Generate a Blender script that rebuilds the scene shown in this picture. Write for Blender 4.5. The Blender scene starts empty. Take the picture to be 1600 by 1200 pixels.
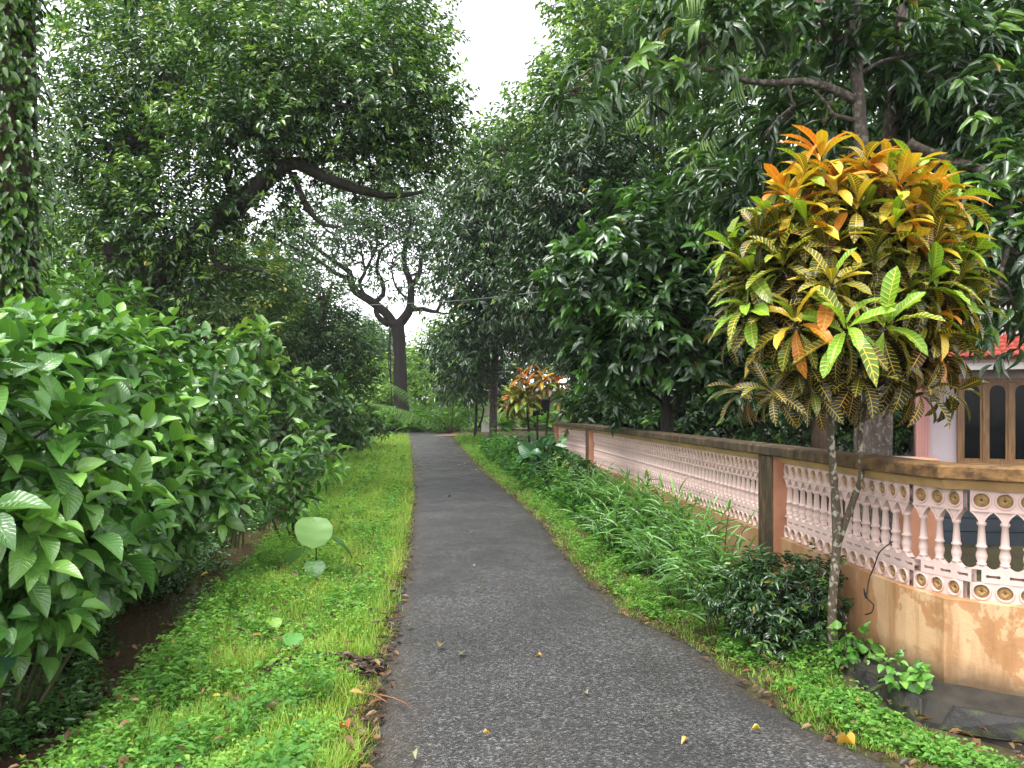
import bpy, math, random
import numpy as np
from mathutils import Vector, Matrix

# ------------------------------------------------------------------ camera, world, sun, exposure
R = math.radians
S = bpy.context.scene
COL = S.collection
F = 1180.0           # focal length in photo pixels (1600 wide)
HZ = 638.0           # horizon row
CH = 1.6             # camera height
cam = bpy.data.cameras.new('camera'); camo = bpy.data.objects.new('camera', cam); COL.objects.link(camo)
camo.location = (0, 0, CH); camo.rotation_euler = (R(90), 0, 0)
cam.sensor_width = 36; cam.lens = 36 * F / 1600; cam.shift_y = (HZ - 600) / 1600
cam.clip_start = 0.05; cam.clip_end = 2000
S.camera = camo

W = bpy.data.worlds.new('World'); S.world = W; W.use_nodes = True
wn, wl = W.node_tree.nodes, W.node_tree.links
bg = wn['Background']
sky = wn.new('ShaderNodeTexSky'); sky.sky_type = 'NISHITA'; sky.sun_disc = False
SUN_EL, SUN_AZ = R(68), R(215)
sky.sun_elevation = SUN_EL; sky.sun_rotation = SUN_AZ; sky.dust_density = 1.0; sky.air_density = 1.0
hs = wn.new('ShaderNodeHueSaturation'); hs.inputs['Saturation'].default_value = 0.12
wl.new(sky.outputs[0], hs.inputs['Color']); wl.new(hs.outputs[0], bg.inputs[0])
bg.inputs[1].default_value = 0.15
sl = bpy.data.lights.new('sun', 'SUN'); sl.energy = 1.3; sl.angle = R(35); sl.color = (1.0, 0.97, 0.92)
so = bpy.data.objects.new('sun', sl); COL.objects.link(so)
sd = Vector((math.sin(SUN_AZ) * math.cos(SUN_EL), math.cos(SUN_AZ) * math.cos(SUN_EL), math.sin(SUN_EL)))
so.rotation_euler = sd.to_track_quat('Z', 'Y').to_euler(); so.location = (0, 0, 30)
S.view_settings.view_transform = 'Standard'; S.view_settings.look = 'None'
S.view_settings.gamma = 1.0; S.view_settings.use_curve_mapping = False
S.view_settings.exposure = 1.95
try:
    cy = S.cycles
    cy.max_bounces = 4; cy.diffuse_bounces = 2; cy.volume_bounces = 0; cy.glossy_bounces = 2; cy.transmission_bounces = 4
    cy.transparent_max_bounces = 4; cy.caustics_reflective = False; cy.caustics_refractive = False
    cy.use_denoising = True; cy.use_adaptive_sampling = True; cy.adaptive_threshold = .02; cy.sample_clamp_indirect = 6.0
except Exception:
    pass

# ------------------------------------------------------------------ helpers
rng = np.random.default_rng(11)
random.seed(11)
sm = lambda t: t * t * (3 - 2 * t)
def P(px, py, Y):
    return np.array([(px - 800) / F * Y, Y, CH + (HZ - py) / F * Y])
def link(o, parent=None):
    COL.objects.link(o)
    if parent is not None: o.parent = parent
    return o
def tag(o, label=None, cat=None, group=None, kind=None):
    if label: o['label'] = label
    if cat: o['category'] = cat
    if group: o['group'] = group
    if kind: o['kind'] = kind
    return o
def empty(name, loc, label, cat, group=None, rz=0):
    o = bpy.data.objects.new(name, None); o.location = loc; o.rotation_euler = (0, 0, rz); o.empty_display_size = .2
    link(o); return tag(o, label, cat, group)
def mesh_np(name, v, f, mat=None, smooth=True, uv=None, col=None):
    """v (n,3); f (m,k) or list of index tuples"""
    me = bpy.data.meshes.new(name)
    if isinstance(f, np.ndarray):
        n, k = f.shape
        me.vertices.add(len(v)); me.vertices.foreach_set('co', np.ascontiguousarray(v, dtype=np.float32).ravel())
        me.loops.add(n * k); me.loops.foreach_set('vertex_index', f.astype(np.int32).ravel())
        me.polygons.add(n)
        me.polygons.foreach_set('loop_start', np.arange(n, dtype=np.int32) * k)
        li = f.ravel()
    else:
        me.from_pydata([tuple(map(float, q)) for q in v], [], [tuple(int(i) for i in q) for q in f])
        li = np.array([i for q in f for i in q])
    me.update(calc_edges=True)
    me.polygons.foreach_set('use_smooth', np.full(len(me.polygons), smooth))
    if uv is not None:
        l = me.uv_layers.new(name='UVMap'); l.data.foreach_set('uv', uv[li].astype(np.float32).ravel())
    if col is not None:
        a = me.color_attributes.new('col', 'FLOAT_COLOR', 'POINT'); a.data.foreach_set('color', col.astype(np.float32).ravel())
    if mat: me.materials.append(mat)
    return me
def obj(name, me, parent=None, loc=(0, 0, 0)):
    o = bpy.data.objects.new(name, me); o.location = loc
    return link(o, parent)
class MB:
    """collects polygons"""
    def __init__(s): s.v = []; s.f = []
    def add(s, v, f):
        b = len(s.v); s.v += [tuple(map(float, q)) for q in v]; s.f += [tuple(i + b for i in q) for q in f]; return s
    def box(s, a, b, bev=0):
        x0, y0, z0 = a; x1, y1, z1 = b
        return s.add([(x0,y0,z0),(x1,y0,z0),(x1,y1,z0),(x0,y1,z0),(x0,y0,z1),(x1,y0,z1),(x1,y1,z1),(x0,y1,z1)],
                     [(0,3,2,1),(4,5,6,7),(0,1,5,4),(1,2,6,5),(2,3,7,6),(3,0,4,7)])
    def lathe(s, prof, n=10, c=(0,0,0)):
        v = []; f = []
        for r, z in prof:
            for k in range(n):
                a = 2*math.pi*k/n; v.append((c[0]+r*math.cos(a), c[1]+r*math.sin(a), c[2]+z))
        m = len(prof)
        for i in range(m-1):
            for k in range(n):
                f.append((i*n+k, i*n+(k+1)%n, (i+1)*n+(k+1)%n, (i+1)*n+k))
        f.append(tuple(range(n))[::-1]); f.append(tuple((m-1)*n+k for k in range(n)))
        return s.add(v, f)
    def build(s, name, mat, parent=None, loc=(0,0,0), smooth=False, bevel=0):
        me = mesh_np(name, s.v, s.f, mat, smooth)
        o = obj(name, me, parent, loc)
        if bevel:
            m = o.modifiers.new('bevel', 'BEVEL'); m.width = bevel; m.segments = 2; m.limit_method = 'ANGLE'
        return o
def catmull(pts, rad, step):
    p = np.array(pts, float); r = np.array(rad, float); out = []; ro = []
    n = len(p)
    for i in range(n-1):
        a, b, c, d = p[max(i-1,0)], p[i], p[i+1], p[min(i+2,n-1)]
        k = max(2, int(np.linalg.norm(c-b)/step))
        for j in range(k):
            t = j/k
            out.append(.5*((2*b)+(-a+c)*t+(2*a-5*b+4*c-d)*t*t+(-a+3*b-3*c+d)*t**3)); ro.append(r[i]*(1-t)+r[i+1]*t)
    out.append(p[-1]); ro.append(r[-1])
    return np.array(out), np.array(ro)
def tube(mb, pts, rad, seg=8, step=.3, rough=.06, flute=0, jit=0):
    q, r = catmull(pts, rad, step)
    if jit: q[1:-1] += rng.normal(0, jit, (len(q)-2, 3))
    v = []; f = []
    up = np.array([0.13, 1, .05])
    ph = rng.uniform(0, 6.3, 4)
    for i in range(len(q)):
        t = q[min(i+1,len(q)-1)] - q[max(i-1,0)]; t = t/(np.linalg.norm(t)+1e-9)
        s = np.cross(t, up); s /= np.linalg.norm(s)+1e-9; u = np.cross(s, t)
        for k in range(seg):
            a = 2*math.pi*k/seg
            rr = r[i]*(1+rng.normal(0, rough))
            if flute: rr *= 1+flute*(math.sin(3*a+ph[0]+i*.08)+.7*math.sin(5*a+ph[1]-i*.05)+.5*math.sin(8*a+ph[2]))
            v.append(q[i]+rr*(math.cos(a)*s+math.sin(a)*u))
    n = len(q)
    for i in range(n-1):
        for k in range(seg):
            f.append((i*seg+k, i*seg+(k+1)%seg, (i+1)*seg+(k+1)%seg, (i+1)*seg+k))
    f.append(tuple(range(seg))[::-1]); f.append(tuple((n-1)*seg+k for k in range(seg)))
    mb.add(v, f)
def nrm(a): return a/(np.linalg.norm(a, axis=-1, keepdims=True)+1e-9)

# ---- leaf templates: x across (-1..1 half width units), y along 0..1, z normal
def tpl(prof, nseg=6, cols=3, curl=.25, fold=.3, wave=0, wf=4, twist=0, wr=.29):
    v = []; uv = []; f = []
    xs = np.linspace(-1, 1, cols)
    for i in range(nseg+1):
        t = i/nseg; h = max(prof(t), 0.004)
        for x in xs:
            ww = wave*math.sin(t*wf*6.28+ (1.5 if x > 0 else 0))*abs(x)
            v.append((x*h + twist*t*t*.3, t*(1-.25*curl*t), -curl*t*t*.8 + fold*abs(x)*h*1.7*wr + ww)); uv.append((x*.5+.5, t))
    for i in range(nseg):
        for k in range(cols-1):
            a = i*cols+k; f.append((a, a+1, a+cols+1, a+cols))
    return np.array(v), np.array(f), np.array(uv)
ovate = lambda t: math.sin(math.pi*min(1, t**.78))**.85*(1-.25*t) if 0 < t < 1 else 0
heart = lambda t: (math.sin(math.pi*(t*.86+.14)**.7))**.8 if 0 < t < 1 else (0.45 if t <= 0 else 0)
lance = lambda t: math.sin(math.pi*t**.8)**.9 if 0 < t < 1 else 0
oblong = lambda t: math.sin(math.pi*t**1.25)**.55*(.65+.45*t) if 0 < t < 1 else (.05 if t <= 0 else 0)
RH = (np.array([(0,0,0),(1,.42,.12),(0,.5,-.08),(-1,.42,.12),(0,1,-.18)], float), np.array([(0,1,4,2),(0,2,4,3)]), None)
OV = (np.array([(0,0,0),(.85,.25,.1),(.8,.62,.02),(0,1,-.25),(-.8,.62,.02),(-.85,.25,.1),(0,.28,-.02),(0,.62,-.1)], float),
      np.array([(0,1,6),(6,1,2),(6,2,7),(7,2,3),(0,6,5),(5,6,7),(5,7,4),(4,7,3)]), None)
BL = (np.array([(-1,0,0),(1,0,0),(-.8,.5,.05),(.8,.5,.05),(0,1,-.12)], float), np.array([(0,1,3),(0,3,2),(2,3,4)]), None)

def frame(D, N):
    D = nrm(D); N = nrm(N-(N*D).sum(-1, keepdims=True)*D); Sd = np.cross(D, N); return Sd, D, N
def scatter(name, T, Pp, D, N, L, Wd, C, mat, parent=None, kind='stuff', smooth=True, origin=(0,0,0)):
    v, f, uv = T; n = len(Pp)
    Sd, D, N = frame(D, N)
    L = np.broadcast_to(L, n)[:, None, None]; Wd = np.broadcast_to(Wd, n)[:, None, None]
    V = (Pp-np.array(origin))[:, None, :] + L*(v[None, :, 1:2]*D[:, None, :] + v[None, :, 2:3]*N[:, None, :]) + Wd*v[None, :, 0:1]*Sd[:, None, :]
    k = len(v)
    Fc = (f[None] + (np.arange(n)*k)[:, None, None]).reshape(-1, f.shape[1])
    if C.shape[1] == 3: C = np.concatenate([C, np.ones((n, 1))], 1)
    col = np.repeat(C, k, 0)
    me = mesh_np(name, V.reshape(-1, 3), Fc, mat, smooth, None if uv is None else np.tile(uv, (n, 1)), col)
    o = obj(name, me, parent)
    if kind: o['kind'] = kind
    return o
def leaf_objs(parent, T_list, Pp, D, N, L, Wd, C, mat_o, mat_s, nmax=300, stuffT=None, name='leaf', rest='inner_leaves'):
    """nearest nmax leaves become objects sharing mesh data, the rest one stuff mesh"""
    org = np.array(parent.location)
    n = len(Pp)
    order = np.argsort(np.linalg.norm(Pp-np.array([0, 0, CH]), axis=1))
    L = np.broadcast_to(L, n); Wd = np.broadcast_to(Wd, n)
    Sd, Dn, Nn = frame(D, N)
    mes = [mesh_np(name, t[0]*np.array([1, 1, 1]), t[1], mat_o, True, t[2]) for t in T_list]
    for j, i in enumerate(order[:nmax]):
        o = bpy.data.objects.new(name, mes[j % len(mes)])
        M = Matrix.Identity(4)
        for r_ in range(3):
            M[r_][0] = Sd[i][r_]*Wd[i]; M[r_][1] = Dn[i][r_]*L[i]; M[r_][2] = Nn[i][r_]*L[i]; M[r_][3] = Pp[i][r_]-org[r_]
        COL.objects.link(o); o.parent = parent; o.matrix_basis = M
        o.color = tuple(C[i][:3])+((C[i][3],) if len(C[i]) > 3 else (1.,))
    k = order[nmax:]
    if len(k): scatter(rest, stuffT or OV, Pp[k], D[k], N[k], L[k], Wd[k], C[k], mat_s, parent, origin=org)

def lerpc(a, b, t):
    return np.array(a)[None]*(1-t[:, None])+np.array(b)[None]*t[:, None]

# ---- materials
def newmat(name):
    m = bpy.data.materials.new(name); m.use_nodes = True
    nt = m.node_tree; nt.nodes.clear()
    out = nt.nodes.new('ShaderNodeOutputMaterial')
    return m, nt, out
def N_(nt, t, **kw):
    n = nt.nodes.new(t)
    for k, v in kw.items():
        if k in n.inputs.keys() if hasattr(n.inputs, 'keys') else False: n.inputs[k].default_value = v
        else: setattr(n, k, v)
    return n
def ramp(nt, fac, stops):
    r = nt.nodes.new('ShaderNodeValToRGB'); e = r.color_ramp.elements
    while len(e) < len(stops): e.new(.5)
    for i, (p, c) in enumerate(stops): e[i].position = p; e[i].color = (c[0], c[1], c[2], 1) if not np.isscalar(c) else (c, c, c, 1)
    nt.links.new(fac, r.inputs[0]); return r.outputs[0]
def noise(nt, vec, scale, detail=4, rough=.6, dist=0):
    n = nt.nodes.new('ShaderNodeTexNoise'); n.inputs['Scale'].default_value = scale; n.inputs['Detail'].default_value = detail
    n.inputs['Roughness'].default_value = rough; n.inputs['Distortion'].default_value = dist
    if vec is not None: nt.links.new(vec, n.inputs['Vector'])
    return n.outputs[0]
def coord(nt, which='Object', scale=None):
    c = nt.nodes.new('ShaderNodeTexCoord').outputs[which]
    if scale:
        m = nt.nodes.new('ShaderNodeMapping'); m.inputs['Scale'].default_value = scale; nt.links.new(c, m.inputs[0]); c = m.outputs[0]
    return c
def geopos(nt, scale=None):
    c = nt.nodes.new('ShaderNodeNewGeometry').outputs['Position']
    if scale:
        m = nt.nodes.new('ShaderNodeMapping'); m.inputs['Scale'].default_value = scale; nt.links.new(c, m.inputs[0]); c = m.outputs[0]
    return c
def mixc(nt, fac, a, b, blend='MIX'):
    m = nt.nodes.new('ShaderNodeMix'); m.data_type = 'RGBA'; m.blend_type = blend
    for s, x in ((0, fac), (6, a), (7, b)):
        if hasattr(x, 'links'): nt.links.new(x, m.inputs[s])
        elif s == 0: m.inputs[0].default_value = x
        else: m.inputs[s].default_value = (x[0], x[1], x[2], 1)
    return m.outputs[2]
def math_(nt, op, a, b=None):
    m = nt.nodes.new('ShaderNodeMath'); m.operation = op
    for i, x in enumerate((a, b)):
        if x is None: continue
        if hasattr(x, 'links'): nt.links.new(x, m.inputs[i])
        else: m.inputs[i].default_value = x
    return m.outputs[0]
def bump(nt, h, strength=.3, dist=.02):
    b = nt.nodes.new('ShaderNodeBump'); b.inputs['Strength'].default_value = strength; b.inputs['Distance'].default_value = dist
    nt.links.new(h, b.inputs['Height']); return b.outputs[0]
def princ(nt, out, base, rough=.6, normal=None, spec=.5, metallic=0):
    b = nt.nodes.new('ShaderNodeBsdfPrincipled')
    for key, x in (('Base Color', base), ('Roughness', rough), ('Specular IOR Level', spec), ('Metallic', metallic)):
        if hasattr(x, 'links'): nt.links.new(x, b.inputs[key])
        elif key == 'Base Color': b.inputs[key].default_value = (x[0], x[1], x[2], 1)
        else: b.inputs[key].default_value = x
    if normal is not None: nt.links.new(normal, b.inputs['Normal'])
    if out is not None: nt.links.new(b.outputs[0], out.inputs[0])
    return b
def leaf_mat(name, src='attr', rough=.38, transl=.3, veins=False, croton=False, spec=.5):
    m, nt, out = newmat(name)
    if src == 'attr':
        a = nt.nodes.new('ShaderNodeAttribute'); a.attribute_name = 'col'; c = a.outputs['Color']; al = a.outputs['Alpha']
    else:
        a = nt.nodes.new('ShaderNodeObjectInfo'); c = a.outputs['Color']; al = a.outputs['Alpha']
    nrml = None
    if veins or croton:
        uv = nt.nodes.new('ShaderNodeUVMap').outputs[0]
        sp = nt.nodes.new('ShaderNodeSeparateXYZ'); nt.links.new(uv, sp.inputs[0])
        au = math_(nt, 'ABSOLUTE', math_(nt, 'SUBTRACT', sp.outputs[0], .5))
        ph = math_(nt, 'SUBTRACT', math_(nt, 'MULTIPLY', sp.outputs[1], 72. if croton else 62.), math_(nt, 'MULTIPLY', au, 15. if croton else 30.))
        lat = math_(nt, 'SINE', ph)
        latm = ramp(nt, lat, [(.72 if croton else .8, 0.), (.97, 1.)])
        mid = ramp(nt, au, [(.015, 1.), (.05, 0.)])
        if croton:
            nz = noise(nt, uv, 5, 3)
            v = math_(nt, 'MAXIMUM', math_(nt, 'MULTIPLY', latm, .75), mid)
            v = math_(nt, 'MULTIPLY', v, al)
            vc = mixc(nt, 0.5, (.85, .55, .06), c, 'SCREEN')
            vc = mixc(nt, .6, vc, (.85, .58, .07))
            c = mixc(nt, ramp(nt, nz, [(.45, 0.), (.75, .35)]), c, (.05, .09, .015))
            c = mixc(nt, v, c, vc)
        else:
            light = mixc(nt, .35, c, (.30, .42, .12))
            c = mixc(nt, math_(nt, 'MULTIPLY', math_(nt, 'MAXIMUM', math_(nt, 'MULTIPLY', latm, .35), mid), .75), c, light)
        nrml = bump(nt, math_(nt, 'MAXIMUM', lat, mid), .35 if croton else .28, .01)
    b = princ(nt, None, c, rough, nrml, spec)
    t = nt.nodes.new('ShaderNodeBsdfTranslucent')
    nt.links.new(mixc(nt, 1., c, (1.25, 1.3, .55), 'MULTIPLY'), t.inputs[0])
    mx = nt.nodes.new('ShaderNodeMixShader'); mx.inputs[0].default_value = transl
    nt.links.new(b.outputs[0], mx.inputs[1]); nt.links.new(t.outputs[0], mx.inputs[2]); nt.links.new(mx.outputs[0], out.inputs[0])
    return m
def bark_mat(name, a, b, scale=6, rough=.75, spots=None):
    m, nt, out = newmat(name)
    c = coord(nt, 'Object', (1, 1, .35)); n = noise(nt, c, scale, 6, .65, .6)
    col = ramp(nt, n, [(.35, a), (.65, b)])
    if spots:
        s = noise(nt, coord(nt, 'Object', (1, 1, .8)), scale*1.6, 3, .5)
        col = mixc(nt, ramp(nt, s, [(.54, 0.), (.6, .8)]), col, spots)
    f = noise(nt, coord(nt, 'Object', (1, 1, .25)), scale*5, 5)
    princ(nt, out, col, rough, bump(nt, math_(nt, 'ADD', n, f), .8, .03), .4)
    return m
def plain_mat(name, col, rough=.7, var=.25, scale=4, bmp=.15, bscale=60, spec=.4):
    m, nt, out = newmat(name)
    n = noise(nt, coord(nt), scale, 5, .6)
    c = ramp(nt, n, [(.3, [x*(1-var) for x in col]), (.7, [min(1, x*(1+var*.5)) for x in col])])
    princ(nt, out, c, rough, bump(nt, noise(nt, coord(nt), bscale, 3), bmp, .004), spec)
    return m

M_leaf = leaf_mat('leaf_foliage', 'attr', .42, .30)
M_gloss = leaf_mat('leaf_glossy', 'attr', .22, .24, spec=.85)
M_grass = leaf_mat('leaf_grass', 'attr', .5, .38, spec=.3)
M_hero = leaf_mat('leaf_shrub', 'obj', .2, .26, veins=True, spec=.9)
M_heroS = leaf_mat('leaf_shrub_inner', 'attr', .24, .26, spec=.8)
M_heroV = leaf_mat('leaf_shrub_rest', 'attr', .24, .26, veins=True, spec=.8)
M_crot = leaf_mat('leaf_croton', 'obj', .28, .22, croton=True)
M_crotS = leaf_mat('leaf_croton_inner', 'attr', .3, .22, croton=True)
M_dark = bark_mat('bark_dark_wet', (.010, .008, .006), (.045, .036, .028), 7)
M_black_bark = bark_mat('bark_black_wet', (.004, .003, .0025), (.022, .015, .011), 7)
M_brown = bark_mat('bark_brown', (.03, .018, .011), (.10, .062, .038), 8)
M_grey = bark_mat('bark_grey_mottled', (.035, .026, .02), (.09, .066, .05), 16, .7, (.16, .145, .12))
M_stem = bark_mat('bark_white_lichen', (.07, .055, .035), (.16, .12, .075), 22, .7, (.50, .47, .38))
M_gstem = bark_mat('stem_green_brown', (.05, .06, .02), (.09, .09, .035), 20)

# ------------------------------------------------------------------ terrain functions
def zr(Y):
    Y = np.asarray(Y, float); t = np.clip(Y-14, 0, 26)
    return .0006*t*t + np.clip(Y-40, 0, 30)*.012
LX = np.array([(-20, .3), (0, -.45), (2, -.58), (3.42, -.70), (5.2, -.88), (7.8, -1.12), (13.3, -1.75), (20.3, -2.7), (31.8, -4.31), (36.8, -5.1), (60, -9)])
RX = np.array([(-20, 5.5), (0, 3.4), (2, 2.5), (3.0, 2.0), (3.38, 1.77), (3.6, 1.64), (3.85, 1.55), (4.13, 1.487), (5.05, 1.27), (5.86, .93), (6.94, .75), (11, .42), (13.3, .113), (20.3, -.86), (28, -1.8), (34, -2.6), (36.8, -3.1), (60, -6)])
DX = np.array([(-20, -2.0), (2, -2.55), (4.5, -2.9), (7.5, -3.4), (10.6, -3.75), (16, -4.7), (26, -6.4), (40, -10), (60, -16)])
WX = np.array([(-5, 6.0), (3.4, 3.6), (3.98, 2.40), (4.25, 2.26), (6, 2.12), (13.5, 1.45), (16.5, 1.0), (40, -2)])
xl = lambda Y: np.interp(Y, LX[:, 0], LX[:, 1]); xr = lambda Y: np.interp(Y, RX[:, 0], RX[:, 1])
xd = lambda Y: np.interp(Y, DX[:, 0], DX[:, 1]); xw = lambda Y: np.interp(Y, WX[:, 0], WX[:, 1])
def gz(X, Y):
    X = np.asarray(X, float); Y = np.asarray(Y, float)
    z = zr(Y)+0*X
    d = X-xd(Y)
    deep = np.clip((Y-36)/6, 0, 1)
    # ditch cross-section
    prof = np.interp(d, [-3.5, -1.5, -.85, -.48, -.3, .3, .46, .8, 1.6, 2.2], [.35, .22, .05, -.30, -.55, -.55, -.36, -.14, -.02, -.02])
    prof = prof*(1-deep)
    left = X < xl(Y)
    z = z+np.where(left & (d < 2.2), prof, np.where(left, -.02, 0))
    e = X-xr(Y)
    z = z+np.where(e > 0, np.interp(e, [0, .15, .7, 1.5], [-.02, .0, .07, .10])*np.clip((Y-3.9)*1.2, -.6, 1), 0)
    z = z+np.where((X >= xl(Y)) & (e <= 0), -.03, 0)
    z = z+.025*np.sin(X*3.1+Y*1.7)*np.sin(Y*2.3-X*1.1)*((X < xl(Y)-.2) | (e > .25))
    return z

# ------------------------------------------------------------------ ground, road, stream
def ground_mat():
    m, nt, out = newmat('soil_litter'); g = geopos(nt)
    n = noise(nt, g, 3.2, 6, .7); n2 = noise(nt, g, 30, 4)
    c = ramp(nt, n, [(.3, (.035, .022, .012)), (.5, (.055, .045, .018)), (.7, (.05, .075, .02))])
    c = mixc(nt, ramp(nt, n2, [(.5, 0.), (.7, .6)]), c, (.10, .07, .035))
    princ(nt, out, c, .8, bump(nt, n2, .7, .03), .3); return m
gxs = np.concatenate([np.linspace(-400, -40, 12), np.linspace(-36, -9, 14), np.arange(-8.6, 4.0, .14), np.linspace(4.2, 12, 16), np.linspace(16, 40, 8), np.linspace(60, 400, 10)])
gys = np.concatenate([np.linspace(-60, -4, 8), np.arange(-3, 12, .2), np.arange(12, 45, .4), np.linspace(46, 90, 16), np.linspace(110, 700, 10)])
GX, GY = np.meshgrid(gxs, gys)
GZ = gz(GX, GY)
nx, ny = len(gxs), len(gys)
idx = np.arange(nx*ny).reshape(ny, nx)
gf = np.stack([idx[:-1, :-1], idx[:-1, 1:], idx[1:, 1:], idx[1:, :-1]], -1).reshape(-1, 4)
o = obj('ground', mesh_np('ground', np.stack([GX, GY, GZ], -1).reshape(-1, 3), gf, ground_mat()))
tag(o, 'soil ground under the grass, plants and trees', 'ground', kind='structure')

def road_mat():
    m, nt, out = newmat('wet_asphalt'); g = geopos(nt)
    v = nt.nodes.new('ShaderNodeTexVoronoi'); v.inputs['Scale'].default_value = 85; nt.links.new(g, v.inputs['Vector'])
    v2 = nt.nodes.new('ShaderNodeTexVoronoi'); v2.inputs['Scale'].default_value = 190; nt.links.new(g, v2.inputs['Vector'])
    sp = nt.nodes.new('ShaderNodeSeparateColor'); nt.links.new(v.outputs['Color'], sp.inputs[0])
    c = ramp(nt, sp.outputs[0], [(.0, (.015, .0148, .015)), (.55, (.040, .039, .039)), (.85, (.082, .080, .080)), (1., (.17, .165, .16))])
    big = noise(nt, g, 1.1, 4, .6)
    c = mixc(nt, 1., c, ramp(nt, big, [(.3, .66), (.7, 1.2)]), 'MULTIPLY')
    spx = nt.nodes.new('ShaderNodeSeparateXYZ'); nt.links.new(g, spx.inputs[0])
    dirt = noise(nt, g, 2.3, 5, .7, .5)
    c = mixc(nt, ramp(nt, dirt, [(.56, 0.), (.74, .5)]), c, (.062, .045, .034))
    uvn = nt.nodes.new('ShaderNodeUVMap').outputs[0]; su = nt.nodes.new('ShaderNodeSeparateXYZ'); nt.links.new(uvn, su.inputs[0])
    ed = math_(nt, 'ADD', math_(nt, 'ABSOLUTE', math_(nt, 'SUBTRACT', su.outputs[0], .5)), math_(nt, 'MULTIPLY', math_(nt, 'SUBTRACT', noise(nt, g, 3.5, 5, .7), .5), .22))
    c = mixc(nt, ramp(nt, ed, [(.36, 0.), (.5, .8)]), c, mixc(nt, noise(nt, g, 25, 4), (.03, .022, .016), (.085, .058, .038)))
    wt = noise(nt, g, .8, 3, .6, .8)
    c = mixc(nt, ramp(nt, wt, [(.5, 0.), (.62, .45)]), c, (.018, .018, .02))
    h = math_(nt, 'ADD', v.outputs['Distance'], math_(nt, 'MULTIPLY', v2.outputs['Distance'], .5))
    rgh = ramp(nt, noise(nt, g, 1.7, 4), [(.35, .40), (.65, .62)])
    princ(nt, out, c, rgh, bump(nt, h, .75, .012), .55); return m
ys = np.concatenate([np.arange(-4, 9, .05), np.arange(9, 20, .1), np.arange(20, 36.01, .2)])
rows = []; nc = 15
from mathutils import noise as mnoise
def n1(x, s): return mnoise.noise((x*s, s*3.7, 1.3))
for Y in ys:
    a = xl(Y)+.06*n1(Y, 1.1)+.05*n1(Y, 5.3)+.03*n1(Y, 17); b = xr(Y)+.07*n1(Y, 1.3)+.055*n1(Y, 4.7)+.03*n1(Y, 19.)
    for k in range(nc):
        t = k/(nc-1); e = min(t, 1-t)
        z = zr(Y)+.012+.03*sm(min(1, e*2)) - (.05 if k in (0, nc-1) else 0)+.004*n1(Y+t*7, 2.)
        rows.append((a*(1-t)+b*t, Y, z))
# bend to the left beyond the straight
a0, b0 = rows[-nc], rows[-1]
for j in range(1, 26):
    th = R(78)*min(1, j/18); 
    pv = rows[-nc:]
    cx = np.array(pv).mean(0); d = np.array([-math.sin(th+R(8)), math.cos(th+R(8))]); s = np.array([math.cos(th+R(8)), math.sin(th+R(8))])
    c2 = cx[:2]+d*.42
    for k in range(nc):
        t = k/(nc-1)-.5; q = c2+s*t*2.1
        rows.append((q[0], q[1], zr(q[1])+.03))
rows = np.array(rows); nr = len(rows)//nc; idx = np.arange(len(rows)).reshape(nr, nc)
rf = np.stack([idx[:-1, :-1], idx[:-1, 1:], idx[1:, 1:], idx[1:, :-1]], -1).reshape(-1, 4)
ruv = np.stack([np.tile(np.linspace(0, 1, nc), nr), np.repeat(np.arange(nr), nc)], 1)
tag(obj('road', mesh_np('road', rows, rf, road_mat(), True, ruv)), 'narrow wet asphalt lane running between the grass verges', 'road', kind='structure')
# dirt track forking right behind the bend
m, nt, out = newmat('red_soil'); n = noise(nt, geopos(nt), 5, 6, .7)
princ(nt, out, ramp(nt, n, [(.3, (.10, .05, .035)), (.7, (.24, .14, .10))]), .8, bump(nt, n, .5, .03), .3)
tv = []; tf = []
for j in range(14):
    Y = 35.2+j*.45; c = -3.4+j*.32; w = .75
    for t in (-1, -.5, 0, .5, 1): tv.append((c+t*w, Y, zr(Y)+.038))
for j in range(13):
    for k in range(4): a = j*5+k; tf.append((a, a+1, a+6, a+5))
tag(obj('dirt_track', mesh_np('dirt_track', tv, tf, m)), 'reddish bare soil track forking off beyond the end of the lane', 'path', kind='structure')
# stream
m, nt, out = newmat('muddy_water'); n = noise(nt, geopos(nt), 7, 4, .5); n2 = noise(nt, geopos(nt), 1.4, 3)
princ(nt, out, ramp(nt, n2, [(.3, (.06, .036, .022)), (.7, (.09, .058, .037))]), .07, bump(nt, n, .18, .02), .5)
sv = []; sf = []; syy = np.arange(-4, 38, .5)
for Y in syy:
    for t in (-.62, 0, .62): sv.append((xd(Y)+t, Y, zr(Y)-.33))
for j in range(len(syy)-1):
    for k in range(2): a = j*3+k; sf.append((a, a+1, a+4, a+3))
tag(obj('stream_water', mesh_np('stream_water', sv, sf, m)), 'brown muddy water in the ditch left of the verge', 'water', kind='structure')

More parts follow.
